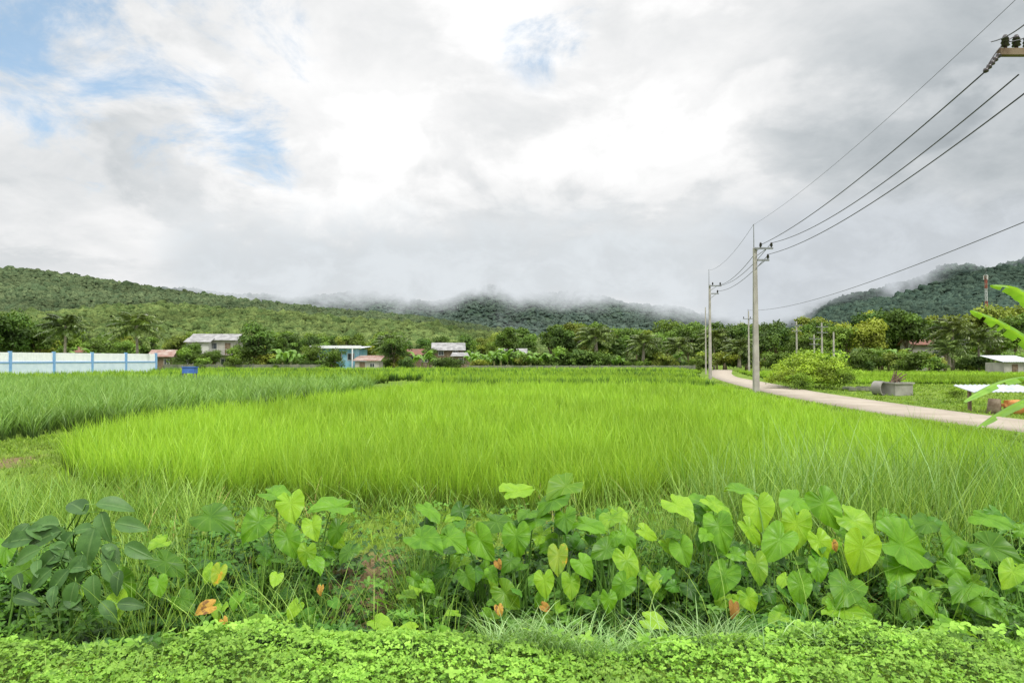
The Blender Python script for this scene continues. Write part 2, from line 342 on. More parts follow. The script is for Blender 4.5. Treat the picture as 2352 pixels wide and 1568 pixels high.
def cut(x,y):
    k0=(rng.random(len(x))>.97*bl(x,y,-1.22,6.0,.40,1.0))&(rng.random(len(x))>.9*bl(x,y,-1.05,5.0,.28,.6)); return x[k0],y[k0]
x,y=cut(*region((-60,2420),(4.35,6.4),16000))
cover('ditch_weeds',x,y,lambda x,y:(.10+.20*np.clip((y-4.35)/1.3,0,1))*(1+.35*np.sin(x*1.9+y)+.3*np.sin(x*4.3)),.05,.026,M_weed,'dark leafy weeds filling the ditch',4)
for (ua,ub,nn,hh_) in((560,1000,1500,.42),(2050,2400,1300,.42),(-40,260,900,.35),(1000,1560,1000,.34),(1560,2050,800,.36)):
    x,y=cut(*region((ua,ub),(4.7,6.3),nn))
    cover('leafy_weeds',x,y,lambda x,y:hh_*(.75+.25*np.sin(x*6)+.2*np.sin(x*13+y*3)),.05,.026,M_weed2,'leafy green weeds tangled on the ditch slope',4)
x,y=cut(*region((300,2352),(6.0,8.6),3600))
cover('creepers',x,y,lambda x,y:.12+.06*np.sin(x*5),.035,.022,M_weed2,'low creeping weeds on the grassy bank',4)
x,y=region((-60,2420),(4.0,4.45),900)
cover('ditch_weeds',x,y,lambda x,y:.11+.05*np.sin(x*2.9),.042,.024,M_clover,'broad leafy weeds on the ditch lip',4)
# ---------------- taro ----------------
def taro_leaf_mesh(seed,mat):
    r=random.Random(seed)
    half=[(0,.80),(.08,.72),(.22,.58),(.37,.38),(.465,.15),(.49,-.08),(.45,-.28),(.36,-.42),(.23,-.47),(.11,-.40),(.03,-.24)]
    pts=cat(half,26); right=pts; left=pts[::-1].copy(); left[:,0]*=-1
    out=np.concatenate([right,left[:-1]]) ; n=len(out)
    out=out*(1+.025*np.array([r.uniform(-1,1) for _ in range(n)]))[:,None]
    rings=[.0,.12,.3,.5,.7,.86,1.0]
    V=[(0,0,0)];C=[(0,1,0)]; bend=r.uniform(.1,.45); fold=r.uniform(.1,.5); ph=r.uniform(0,6);asy=r.uniform(-.2,.2)
    for s_ in rings[1:]:
        for i in range(n):
            x,y=out[i]*s_
            vein=1.0 if i%4==0 else 0.0
            z=-bend*y*y*(1 if y>0 else 1.3)+fold*abs(x)-.55*x*x+asy*x+.024*s_*math.cos(i*math.pi/2)+.055*s_*s_*math.sin(i*.55+ph)
            V.append((x,y,z)); C.append((vein,1,s_))
    loops=[];tot=[]
    for i in range(n): loops+=[0,1+i,1+(i+1)%n];tot.append(3)
    for k in range(len(rings)-2):
        for i in range(n):
            a=1+k*n+i;b=1+k*n+(i+1)%n; loops+=[a,a+n,b+n,b];tot.append(4)
    return make_mesh('taro_leaf',np.array(V),loops,tot,np.array(C,float),mat,True)
def leafmat(name,c1,c2,veinc,transl=.3,yel=None,rough=.38,va=.38):
    m,t=newmat(name);a=t.new('ShaderNodeAttribute');a.attribute_name='Col';s=t.new('ShaderNodeSeparateColor');t.l.new(a.outputs['Color'],s.inputs[0])
    tc=t.new('ShaderNodeTexCoord');oi=t.new('ShaderNodeObjectInfo')
    ad=t.new('ShaderNodeVectorMath',operation='ADD');t.l.new(tc.outputs['Object'],ad.inputs[0]);cb=t.new('ShaderNodeCombineXYZ');t.set(cb.inputs[0],t.math('MULTIPLY',oi.outputs['Random'],37));t.l.new(cb.outputs[0],ad.inputs[1])
    n1=t.noise(ad.outputs[0],2.2,4,.6);n2=t.noise(ad.outputs[0],26,3,.6)
    c=t.mix(t.rng(n1,.3,.7),c1,c2);c=t.mix(t.math('MULTIPLY',t.math('FRACT',t.math('MULTIPLY',oi.outputs['Random'],5.7)),.75),c,t.mix(t.math('GREATER_THAN',oi.outputs['Random'],.42),tuple(k*.6 for k in c1),tuple(k*1.05 for k in c2)))
    c=t.mix(t.math('MULTIPLY',t.rng(n2,.45,.7),.25),c,tuple(k*.6 for k in c1))
    if yel: c=t.mix(t.rng(n1,yel[0],yel[1]),c,yel[2])
    vn=t.rng(s.outputs[0],t.rng(s.outputs[2],0,1,.5,.82,False),.99)
    c=t.mix(t.math('MULTIPLY',vn,va),c,veinc)
    p=principled(t,c,rough,.32,vn,.35,.01);tr=t.new('ShaderNodeBsdfTranslucent');t.set(tr.inputs[0],t.mix(1.0,c,(1.7,1.3,.35),'MULTIPLY'))
    finish(t,mixsh(t,transl,p,tr.outputs[0]));return m
M_t1=leafmat('taro_leaf_green',(.075,.22,.008),(.17,.39,.018),(.28,.48,.07),.36)
M_t2=leafmat('taro_leaf_light',(.16,.37,.016),(.32,.56,.035),(.44,.64,.12),.4)
M_t3=leafmat('taro_leaf_yellowing',(.22,.39,.03),(.38,.50,.04),(.5,.6,.2),.35,(.57,.63,(.62,.40,.03)))
M_td=leafmat('taro_leaf_dead',(.38,.20,.04),(.60,.38,.07),(.4,.3,.08),.2,(.5,.62,(.20,.10,.04)),.8)
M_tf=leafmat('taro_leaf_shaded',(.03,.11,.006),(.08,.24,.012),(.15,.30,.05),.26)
M_stalk=simple('taro_stalk',(.10,.22,.035),(.17,.32,.06),6,.5,.3)
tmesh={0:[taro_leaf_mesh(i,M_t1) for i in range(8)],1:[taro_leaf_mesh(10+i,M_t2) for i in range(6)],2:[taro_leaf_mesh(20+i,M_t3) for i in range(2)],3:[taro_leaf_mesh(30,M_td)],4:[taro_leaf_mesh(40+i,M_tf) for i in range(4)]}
TL=[(497,1177,95,70,.6,0),(590,1195,85,-40,.45,0),(672,1150,80,15,.2,1),(668,1232,72,20,.2,0),(775,1210,58,-20,.2,0),(762,1150,90,-60,.8,0),(708,1262,52,0,.1,1),(722,1200,56,10,.3,1),(640,1122,80,60,.8,0),
(372,1335,52,10,.3,0),(395,1285,80,60,.55,0),(507,1308,42,-20,.2,2),(290,1330,70,50,.3,0),(680,1392,46,-20,.2,1),(430,1370,60,50,.4,0),(800,1260,46,-30,.5,0),
(1108,1235,80,25,.15,0),(1186,1228,80,0,.1,0),(1190,1112,75,120,.75,1),(1290,1105,85,-60,.65,1),(1262,1140,90,-70,.8,0),(1075,1318,52,15,.2,0),(1040,1228,90,55,.55,0),(978,1228,90,60,.65,0),(1298,1180,70,-10,.6,0),(1281,1272,62,0,.2,2),(1165,1358,66,25,.1,1),(1250,1330,58,10,.1,1),(1310,1335,62,0,.2,1),
(1427,1338,66,-20,.15,0),(1440,1285,70,10,.3,1),(1385,1252,70,-60,.55,0),(1440,1222,56,25,.3,0),(1352,1192,80,60,.75,0),(1400,1182,70,-40,.75,1),(1500,1328,46,0,.1,1),(1395,1372,52,-15,.2,0),(1225,1182,80,-50,.75,0),(1150,1188,80,50,.75,0),(1565,1255,68,30,.3,0),(1560,1150,80,50,.75,1),(1340,1290,60,20,.3,0),(990,1160,60,60,.75,0),
(1650,1205,82,0,.25,0),(1645,1148,66,30,.55,1),(1740,1160,88,10,.2,1),(1722,1208,60,25,.2,1),(1825,1200,82,5,.15,1),(1895,1152,88,15,.2,0),(1820,1138,90,-30,.7,0),(1780,1235,90,-40,.35,0),(1880,1238,64,0,.2,1),(1970,1258,100,-5,.1,1),(1965,1190,95,60,.6,1),(2080,1245,150,75,.4,0),(2055,1300,85,-30,.45,0),(1735,1292,64,5,.1,1),(1655,1322,88,-30,.25,0),(1715,1370,54,5,.15,1),
(1830,1342,66,0,.15,0),(1872,1298,58,-10,.2,0),(1935,1345,100,-55,.6,0),(2190,1300,70,20,.2,0),(2280,1250,90,50,.55,0),(2312,1308,66,-20,.3,1),(2200,1345,80,-60,.6,0),(2272,1178,80,40,.8,0),(1600,1140,70,-50,.8,0),(1940,1398,110,80,.8,1),(2120,1190,80,-50,.7,0),(2120,1380,80,40,.4,0),(2260,1380,80,30,.4,0),(1700,1110,70,50,.85,0),(2180,1230,90,-40,.5,0),
(1147,1392,26,10,.1,3),(1145,1285,24,10,.1,3),(1252,1386,26,40,.1,3),(1680,1390,34,-20,.1,3),(478,1388,44,-70,.4,3),(522,1422,28,30,.3,3),(1910,1240,24,0,.2,3),(740,1345,22,0,.2,3),
(590,1425,60,-70,.8,1),(880,1425,60,60,.8,1),(940,1440,54,-60,.8,1),(1020,1450,54,50,.8,0),(60,1300,70,40,.4,0),(20,1250,70,20,.5,0),(280,1380,60,10,.3,1),(1500,1420,60,60,.7,1),(1780,1420,60,-60,.7,1),(2180,1425,60,50,.7,0)]
bases=[60,200,330,480,610,720,990,1100,1190,1290,1400,1520,1640,1740,1840,1940,2060,2190,2310]
dep={b:5.15+.5*((i*37)%10)/10 for i,b in enumerate(bases)}
R3=random.Random(3)
groups={b:[] for b in bases}
for L in TL:
    b=min(bases,key=lambda q:abs(q-L[0])+R3.uniform(0,30)); groups[b].append(L)
for b in bases:
    nf=2 if b<340 else 7 if b<900 else 13
    for _ in range(nf):
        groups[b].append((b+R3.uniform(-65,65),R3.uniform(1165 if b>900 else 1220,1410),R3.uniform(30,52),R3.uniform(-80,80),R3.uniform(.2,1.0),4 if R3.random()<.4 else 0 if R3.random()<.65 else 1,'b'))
def orient(nrm,tip):
    n=Vector(nrm).normalized(); y=Vector(tip); y=(y-n*y.dot(n)).normalized(); x=y.cross(n); return Matrix((x,y,n)).transposed()
for b in bases:
    D=dep[b]; bx=X(b,D); bz=float(gz(bx,D)); e=empty('taro_plant',(bx,D,bz),label='taro plant with large heart shaped leaves in ditch',cat='taro plant',group='taro plants growing in the ditch')
    mb=MB()
    for L in groups[b]:
        u,v,wpx,roll,tilt,mt=L[:6]; back=len(L)>6
        v=v+(1250-v)*.04+8
        d=np.interp(v,[1080,1200,1300,1400,1450],[5.75,5.35,5.0,4.65,4.4])+R3.uniform(-.08,.08)
        if back: d+=R3.uniform(.0,.45)
        p=P(u,v,d); size=wpx/1568*d/.98*.80
        nn=Vector((R3.uniform(-.45,.45),-(1-tilt)-.15,.30+tilt*.9+R3.uniform(-.1,.2))); rr=math.radians(roll+R3.uniform(-18,18)); tp=Vector((math.sin(rr),-.35*tilt,-math.cos(rr)))
        if tilt>.5: tp=Vector((math.sin(rr),-math.cos(rr)*.9,-.25))
        Rm=orient(nn,tp)
        p=p-Rm@Vector((0,.16*size,0))
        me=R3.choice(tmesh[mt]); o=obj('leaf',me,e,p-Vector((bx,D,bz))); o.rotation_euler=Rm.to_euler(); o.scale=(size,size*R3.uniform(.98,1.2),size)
        if mt==3:o['label']='withered orange brown leaf'
        q=p-Vector((bx,D,bz)); q=q-(Rm@Vector((0,0,1)))*.006; s0=Vector((R3.uniform(-.12,.12),R3.uniform(-.10,.06),-.02)); c=Vector((s0.x*.5+q.x*.55,s0.y*.5+q.y*.5+.1,q.z*1.0+.06))
        pts=[s0*(1-k)**2+c*2*k*(1-k)+q*k*k for k in np.linspace(0,1,8)]
        mb.tube(pts,[.008,.008,.007,.006,.0055,.0045,.004,.003],6)
    part(e,'stalk',mb,M_stalk,True)
def oval_mesh(seed,mat):
    r=random.Random(seed);n=12;cols=[-1,-.5,0,.5,1];V=[];C=[];ph=r.uniform(0,6);bd=r.uniform(.15,.4)
    for i in range(n+1):
        s_=i/n; w=.27*math.sin(math.pi*min(1,s_**.8))**.8+.002
        for c_ in cols:
            V.append((c_*w,s_,-bd*s_*s_+.35*abs(c_)*w+.014*math.sin(i*3.14/1.0+ph+1.57)*abs(c_)));C.append((1.0 if c_==0 else 0,1,.6))
    lo=[];tt=[]
    for i in range(n):
        for j in range(4): a=i*5+j;lo+=[a,a+1,a+6,a+5];tt.append(4)
    return make_mesh('oval_leaf',np.array(V),lo,tt,np.array(C,float),mat,True)
M_ov=leafmat('dark_broad_leaf',(.04,.11,.022),(.09,.20,.045),(.18,.30,.10),.18,None,.46,.45)
ovm=[oval_mesh(i,M_ov) for i in range(4)]
OV=[(215,1235,58,5,.3),(120,1225,56,75,.4),(240,1190,46,-30,.4),(130,1275,48,45,.25),(190,1290,46,10,.2),(150,1320,44,35,.3),(222,1335,44,-10,.2),(258,1300,42,-40,.25),(118,1200,50,100,.6),(190,1165,50,150,.6),(252,1155,50,-120,.7),(80,1265,46,70,.3),(60,1235,46,90,.4),(290,1200,44,-90,.4),(160,1235,44,40,.3),(310,1255,42,-70,.3),(110,1315,42,50,.2),(175,1350,42,10,.1)]
for _ in range(22): OV.append((R3.uniform(50,310),R3.uniform(1200,1390),R3.uniform(26,38),R3.uniform(-110,110),R3.uniform(.2,.8)))
for bb,(sel) in((170,OV[0::2]),(150,OV[1::2])):
    D=5.0 if bb==170 else 5.2;bx=X(bb,D);bz=float(gz(bx,D));e=empty('broad_leaf_shrub',(bx,D,bz),label='small shrub with drooping dark green pointed leaves',cat='shrub');mb=MB()
    mb.tube([(0,0,-.02),(.02,0,.45),(0,.02,.8)],[.014,.011,.006],6)
    for (u,v,w,roll,tilt) in sel:
        d=np.interp(v,[1100,1350],[5.15,4.65]);p=P(u,v,d)-Vector((bx,D,bz));s_=w/1568*d/.5*.8
        rr=math.radians(roll);nn=Vector((R3.uniform(-.3,.3),-(1-tilt)-.25,.35+tilt*.7));tp=Vector((-math.sin(rr),-.2,-math.cos(rr)));Rm=orient(nn,tp)
        p=p-Rm@Vector((0,.3*s_,0));o=obj('leaf',R3.choice(ovm),e,p);o.rotation_euler=Rm.to_euler();o.scale=(s_,s_,s_)
        mb.tube([(0.01,.01,max(.1,p.z-.2)),Vector((p.x*.6,p.y*.5,p.z+.0)),p],[.006,.005,.003],5)
    part(e,'stem',mb,M_stalk,True)
# ---------------- banana near ----------------
M_ban=foliage('banana_leaf',(.17,.38,.04),(.32,.56,.08),(.17,.38,.04),.45,.4,.4,3,.2)
M_banstem=simple('banana_stem',(.16,.21,.07),(.26,.24,.10),5,.6,.2)
def banana_leaf(p0,c,p1,W,seed,mat,tears=True):
    r=random.Random(seed);n=30;V=[];C=[];lo=[];tt=[]
    p0,c,p1=Vector(p0),Vector(c),Vector(p1)
    for i in range(n+1):
        s_=i/n; p=p0*(1-s_)**2+c*2*s_*(1-s_)+p1*s_*s_; d=((c-p0)*(1-s_)+(p1-c)*s_).normalized()
        sd=d.cross(Vector((0,0,1))).normalized(); up=sd.cross(d)
        w=W*.5*min(1,max(0,(s_-.12)*6))*math.sqrt(max(0,1-((s_-.45)/.56)**2)) if s_>.12 else .012
        w=max(w,.006)
        for k in(-1,-.5,0,.5,1):
            jag=1-(.25*r.random() if abs(k)==1 and tears else 0)
            q=p+sd*(k*w*jag)+up*(.25*abs(k)*w-abs(k)**2*w*.75); V.append(q[:]);C.append((1.0 if k==0 else .2+.6*r.random(),1,.5))
    for i in range(n):
        for j in range(4):
            if tears and j in(0,3) and r.random()<.14: continue
            a=i*5+j;lo+=[a,a+1,a+6,a+5];tt.append(4)
    return make_mesh('banana_leaf',np.array(V),lo,tt,np.array(C,float),mat,True)
e=empty('banana_plant',(6.25,7.5,float(gz(6.25,7.5))),label='young banana plant with broad arching leaves at roadside',cat='banana plant');o0=Vector(e.location)
def W_(u,v,d): return P(u,v,d)-o0
mb=MB().tube([(0,0,-.05),(0,0,.8),(.02,0,1.6)],[.10,.08,.05],10);part(e,'stem',mb,M_banstem,True)
for i,(tp,ct,w) in enumerate([(W_(2233,712,7.1),Vector((-.75,-.2,2.22)),.23),(W_(2280,654,7.3),Vector((-.35,0,2.75)),.26),(W_(2212,922,6.9),Vector((-.85,-.3,1.90)),.18),(W_(2240,982,6.8),Vector((-.8,-.4,1.62)),.16),(Vector((1.2,.3,2.2)),Vector((.5,.1,2.6)),.3),(Vector((.5,1.3,2.0)),Vector((.2,.6,2.7)),.3)]):
    obj('leaf',banana_leaf((0,0,1.55),ct,tp,w,i,M_ban),e)
# ---------------- trees ----------------
M_bark=simple('tree_bark',(.12,.09,.06),(.22,.18,.13),6,.9,.1,.5)
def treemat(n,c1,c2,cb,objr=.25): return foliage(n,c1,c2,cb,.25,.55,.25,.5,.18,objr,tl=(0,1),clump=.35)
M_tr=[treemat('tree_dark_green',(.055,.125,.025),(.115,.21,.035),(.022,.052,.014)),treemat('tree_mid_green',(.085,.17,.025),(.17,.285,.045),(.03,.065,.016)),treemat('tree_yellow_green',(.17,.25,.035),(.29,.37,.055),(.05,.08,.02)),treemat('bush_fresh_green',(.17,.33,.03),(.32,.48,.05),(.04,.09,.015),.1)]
def crown(seed,H,R,th,nb,nl,ls,mat):
    r=np.random.default_rng(seed); cz=th+(H-th)*.5; rz=(H-th)*.5
    d=unit(r.normal(size=(nb,3)));q=r.random(nb)**.5*.76; bc=d*q[:,None]*np.array([R,R,rz]);bc[:,2]+=cz
    br=R*r.uniform(.2,.44,nb); cl=r.random(nb)
    bi=r.integers(0,nb,nl);dd=unit(r.normal(size=(nl,3)));dd[:,2]=np.where(dd[:,2]<-.3,-dd[:,2]*.7,dd[:,2]);dd=unit(dd)
    rad=br[bi]*r.uniform(.6,1.22,nl); pos=bc[bi]+dd*rad[:,None]*np.array([1,1,.8])
    nr=unit(dd+r.normal(0,.6,(nl,3))+np.array([0,0,.25]));ax=r.normal(size=(nl,3))
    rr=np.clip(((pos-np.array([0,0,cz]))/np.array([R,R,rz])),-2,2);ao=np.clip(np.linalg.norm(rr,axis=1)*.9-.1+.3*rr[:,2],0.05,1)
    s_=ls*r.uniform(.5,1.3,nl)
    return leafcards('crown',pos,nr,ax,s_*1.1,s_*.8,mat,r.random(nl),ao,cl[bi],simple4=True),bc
def trunkmesh(H,th,bc,r0):
    mb=MB();top_=Vector((0,0,th+(H-th)*.55)); mb.tube([(0,0,-.3),(.05,0,th*.5),(.0,.08,th),top_],[r0*1.3,r0,r0*.8,r0*.25],7)
    for c in bc[:9]:
        st=Vector((0,.04,th*.9+random.uniform(0,.2)*(H-th)));c=Vector(c);md=(st+c)/2+Vector((0,0,-.15));mb.tube([st,md,c],[r0*.4,r0*.28,r0*.1],5)
    return mb.mesh('trunk',M_bark,True)
TV=[]
for i in range(10):
    H=9;R=[3.4,4.2,3.0,3.8,4.6,3.2,2.6,4.0,3.6,3.0][i];th=[2.2,2.6,1.8,2.0,3.0,2.2,2.5,1.6,2.4,3.2][i];nb=[18,24,16,26,22,17,14,28,20,14][i]
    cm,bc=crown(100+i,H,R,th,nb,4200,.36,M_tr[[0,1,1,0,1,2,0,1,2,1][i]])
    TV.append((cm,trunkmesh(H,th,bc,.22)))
BV=[]
for i in range(7):
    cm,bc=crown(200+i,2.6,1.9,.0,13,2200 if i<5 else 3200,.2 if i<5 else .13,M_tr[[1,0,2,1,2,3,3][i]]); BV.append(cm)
def add_tree(x,y,h,var,rz=None,label='leafy broadleaf tree at the edge of rice fields',group='trees along the village edge'):
    cm,tm=TV[var]; e=empty('broadleaf_tree',(x,y,-.05),rz if rz is not None else random.uniform(0,6.28),h/9,label=label,cat='tree',group=group)
    obj('trunk',tm,e);obj('crown',cm,e);return e
def add_bush(x,y,s_,var,label='rounded green bush below the trees',group='bushes along the village edge',z=0):
    o=obj('bush',BV[var],None,(x,y,z-.05));o.rotation_euler=(0,0,random.uniform(0,6.28));k=s_/2.6;o.scale=(k*random.uniform(.9,1.3),k*random.uniform(.9,1.3),k)
    return tag(o,label,'bush',None,group)
M_palm=foliage('palm_frond',(.065,.12,.03),(.17,.24,.07),(.03,.05,.015),.2,.35,.5,.5,.2,.12,tl=(0,.6),clump=.45)
M_ptrunk=simple('palm_trunk',(.24,.21,.17),(.34,.30,.25),5,.9,.1,.5)
def palm(seed,th,fl,nf,rt,ll=.75):
    r=random.Random(seed);pos=[];nr=[];ax=[];Ls=[];cl=[]
    for k in range(nf):
        az=k*2.4+r.uniform(-.2,.2);el=math.radians(-26+108*(k/nf)**.95+r.uniform(-6,6)); d=Vector((math.cos(az)*math.cos(el),math.sin(az)*math.cos(el),math.sin(el)))
        p0=Vector((0,0,th));c=p0+d*fl*.6;p1=p0+Vector((math.cos(az),math.sin(az),0))*fl*(.45+.6*math.cos(el))+Vector((0,0,fl*(math.sin(el)*.85-.36)));q_=r.random()
        for i in range(34):
            s_=.1+.9*i/33;p=p0*(1-s_)**2+c*2*s_*(1-s_)+p1*s_*s_;dd=((c-p0)*(1-s_)+(p1-c)*s_).normalized();sd=dd.cross(Vector((0,0,1)));sd=sd.normalized() if sd.length>.01 else Vector((1,0,0))
            for g_ in(-1,1):
                a=(sd*g_+dd*.6+Vector((0,0,-.45-.2*r.random()))).normalized();pos.append(p[:]);ax.append(a[:]);nr.append((dd.cross(a)*1.0+Vector((0,0,.6)))[:]);Ls.append(ll*(math.sin(math.pi*min(1,.15+.85*s_))*.8+.2));cl.append(q_)
    pos=np.array(pos);N=len(pos);r2=np.random.default_rng(seed)
    cm=leafcards('crown',pos,np.array(nr)+r2.normal(0,.2,(N,3)),np.array(ax),np.array(Ls),.16,M_palm,r2.random(N),np.full(N,.7),np.array(cl),simple4=True)
    mb=MB();n=8;mb.tube([(.2*(i/n)**2-.2,0,-.2+(th+.3)*i/n) for i in range(n+1)],[rt*(1.5 if i==0 else 1-.35*i/n) for i in range(n+1)],8)
    return cm,mb.mesh('trunk',M_ptrunk,True)
PV=[palm(1,5.6,3.3,30,.19),palm(2,5.2,3.0,28,.18),palm(3,3.0,3.6,30,.32,.9)]
def add_palm(u,vc,d,var,s_=None,name='coconut_palm',label='coconut palm with drooping feathery fronds'):
    zc=CH-(vc-825)/1568*d; th=[5.6,5.2,3.0][var]; s_=s_ or zc/th
    e=empty(name,(X(u,d),d,zc-th*s_),random.uniform(0,6.28),s_,label=label,cat='palm tree',group='palms near the village');obj('trunk',PV[var][1],e);obj('crown',PV[var][0],e)
OPL='oil palm with thick frond crown'
add_palm(312,750,90,0,1.15);add_palm(150,750,93,1,1.15);add_palm(1368,775,108,2,1.0,'oil_palm',OPL);add_palm(1560,795,106,2,.85,'oil_palm',OPL)
add_palm(2190,755,98,1,1.1);add_palm(2248,780,97,0,1.0);add_palm(1640,775,112,1,1.0);add_palm(1480,790,104,2,.9,'oil_palm',OPL)
add_palm(2180,802,96,2,.8,'oil_palm',OPL);add_palm(1700,800,104,2,.9,'oil_palm',OPL);add_palm(900,790,112,2,.9,'oil_palm',OPL)
M_ban2=foliage('banana_leaf_far',(.15,.31,.045),(.27,.46,.085),(.09,.22,.03),.35,.4,.4,3,.2)
def banclump(seed):
    r=random.Random(seed);V=[];lo=[];tt=[]
    for k in range(14):
        az=r.uniform(0,6.28);bx,by=r.uniform(-1.2,1.2),r.uniform(-.6,.6);p0=(bx,by,r.uniform(.6,1.4));tp=(bx+math.cos(az)*1.5,by+math.sin(az)*1.2,p0[2]+r.uniform(.4,1.4));c=(bx+math.cos(az)*.5,by+math.sin(az)*.4,p0[2]+1.7)
        me=banana_leaf(p0,c,tp,.55,r.random(),None); b=len(V)
        V+=[v.co[:] for v in me.vertices];
        for p in me.polygons: lo+=[b+q for q in p.vertices];tt.append(len(p.vertices))
        bpy.data.meshes.remove(me)
    C=np.tile([.6,1,.5],(len(V),1)).astype(float);C[:,0]=np.random.default_rng(seed).random(len(V));return make_mesh('banana_clump',np.array(V),lo,tt,C,M_ban2)
BC=[banclump(i) for i in range(3)]
bst=MB().tube([(0,0,-.1),(0,0,1.3)],[.14,.1],7).tube([(.8,.2,-.1),(.8,.2,1.1)],[.13,.09],7).tube([(-.7,-.2,-.1),(-.7,-.2,1.2)],[.13,.09],7).mesh('stem',M_banstem)
def add_ban(u,d,s_):
    e=empty('banana_plant',(X(u,d),d,0),random.uniform(0,6.28),s_,label='banana plant clump with light green leaves',cat='banana plant',group='banana plants along the field edge')
    obj('foliage',BC[random.randrange(3)],e);obj('stem',bst,e)
for u in(1090,1120,1150,1180,1205,1230,1255,970,700,668,640,195,215,180,1540,2040,1420): add_ban(u,random.uniform(101.5,106),random.uniform(1.0,1.5))
HZ=[(445,550,118),(735,880,108),(925,1000,128),(1000,1085,120),(345,405,112),(2262,2360,95)]
skyu=[-200,0,50,100,200,300,400,450,530,600,680,750,850,950,1050,1150,1250,1350,1450,1550,1650,1750,1850,1900,2000,2100,2200,2300,2352,2600]
skyv=[695,697,702,740,755,765,765,760,760,758,768,755,768,770,775,755,742,733,743,735,735,742,728,718,704,704,715,690,690,690]
for d,sp in((111,6.0),(124,6.0),(139,6.5),(158,7),(182,8),(210,9)):
    x=-.8*d
    while x<.8*d:
        xx=x+random.uniform(-2,2);dd=d+random.uniform(-5,5);u=1176+xx/dd*1568
        vt=np.interp(u,skyu,skyv)+random.uniform(-12,36)*(1 if d<150 else .5); h=CH-(vt-825)/1568*dd
        if d>150: h=min(h,11+random.uniform(0,3))
        ok=True
        for (a,b,hd) in HZ:
            if a-22<u<b+22 and dd<hd+7: ok=False
        if (105<u<200 or 255<u<370) and dd<106: ok=False
        if ok and h>3:
            var=random.randrange(10)
            if (95<u<210 or 245<u<380): var=random.choice([1,2,4,5])
            if u>1880 and d>130 and random.random()<.6: var=random.choice([5,8])
            add_tree(xx,dd,h,var)
        x+=sp*random.uniform(.75,1.25)
add_tree(X(585,104),104,7.8,3,0,'dense dark green round tree beside the village houses');add_tree(X(440,106),106,5.0,0);add_tree(X(505,108),106,3.6,1);add_tree(X(765,100),101,4.3,7);add_tree(X(905,106),106,5.6,1)
add_tree(X(545,108),108,5.0,2);add_tree(X(720,103),103,4.4,1);add_tree(X(990,118),116,4.4,0);add_tree(X(935,120),118,4.2,2);add_tree(X(468,104),104,3.6,7)
add_tree(X(30,100),100,9.0,3);add_tree(X(-30,96),96,9.5,0);add_tree(X(85,104),104,7.5,0);add_tree(X(225,104),104,6,7);add_tree(X(1880,118),118,9.5,0,0,'tall dark tree standing behind utility poles')
x=-85
while x<88:
    d=random.uniform(102,109);u=1176+x/d*1568
    if not any(a-4<u<b+4 for a,b,_ in HZ) and not(u<380): add_bush(x,d,random.uniform(2.0,3.9),random.randrange(5))
    x+=random.uniform(1.6,3.0)
for u in(742,760,700,640,1010,1045,930,470,540): add_bush(X(u,101.8),101.8,random.uniform(1.9,2.7),random.choice([0,1,3]))
for (u,d,s_,v) in((1800,38,1.7,5),(1830,39,2.2,6),(1860,38,1.9,5),(1890,39,1.9,6),(1925,38,1.4,5),(1845,41,2.6,5),(1885,42,2.1,1),(1815,36.5,1.1,6)):
    add_bush(X(u,d)+.4,d,s_,v,'yellow green flowering bush beside the concrete road','bushes beside the road',.25)
add_bush(X(2195,27),27,.75,5,'small scraggly yellow green bush on grass','bushes beside the road',.3)
for u,d in((2100,95),(2140,94),(2080,97),(2250,96),(2320,92),(1990,97),(1960,98)): add_bush(X(u,d),d,random.uniform(2.2,3.6),random.choice([0,1,3]))
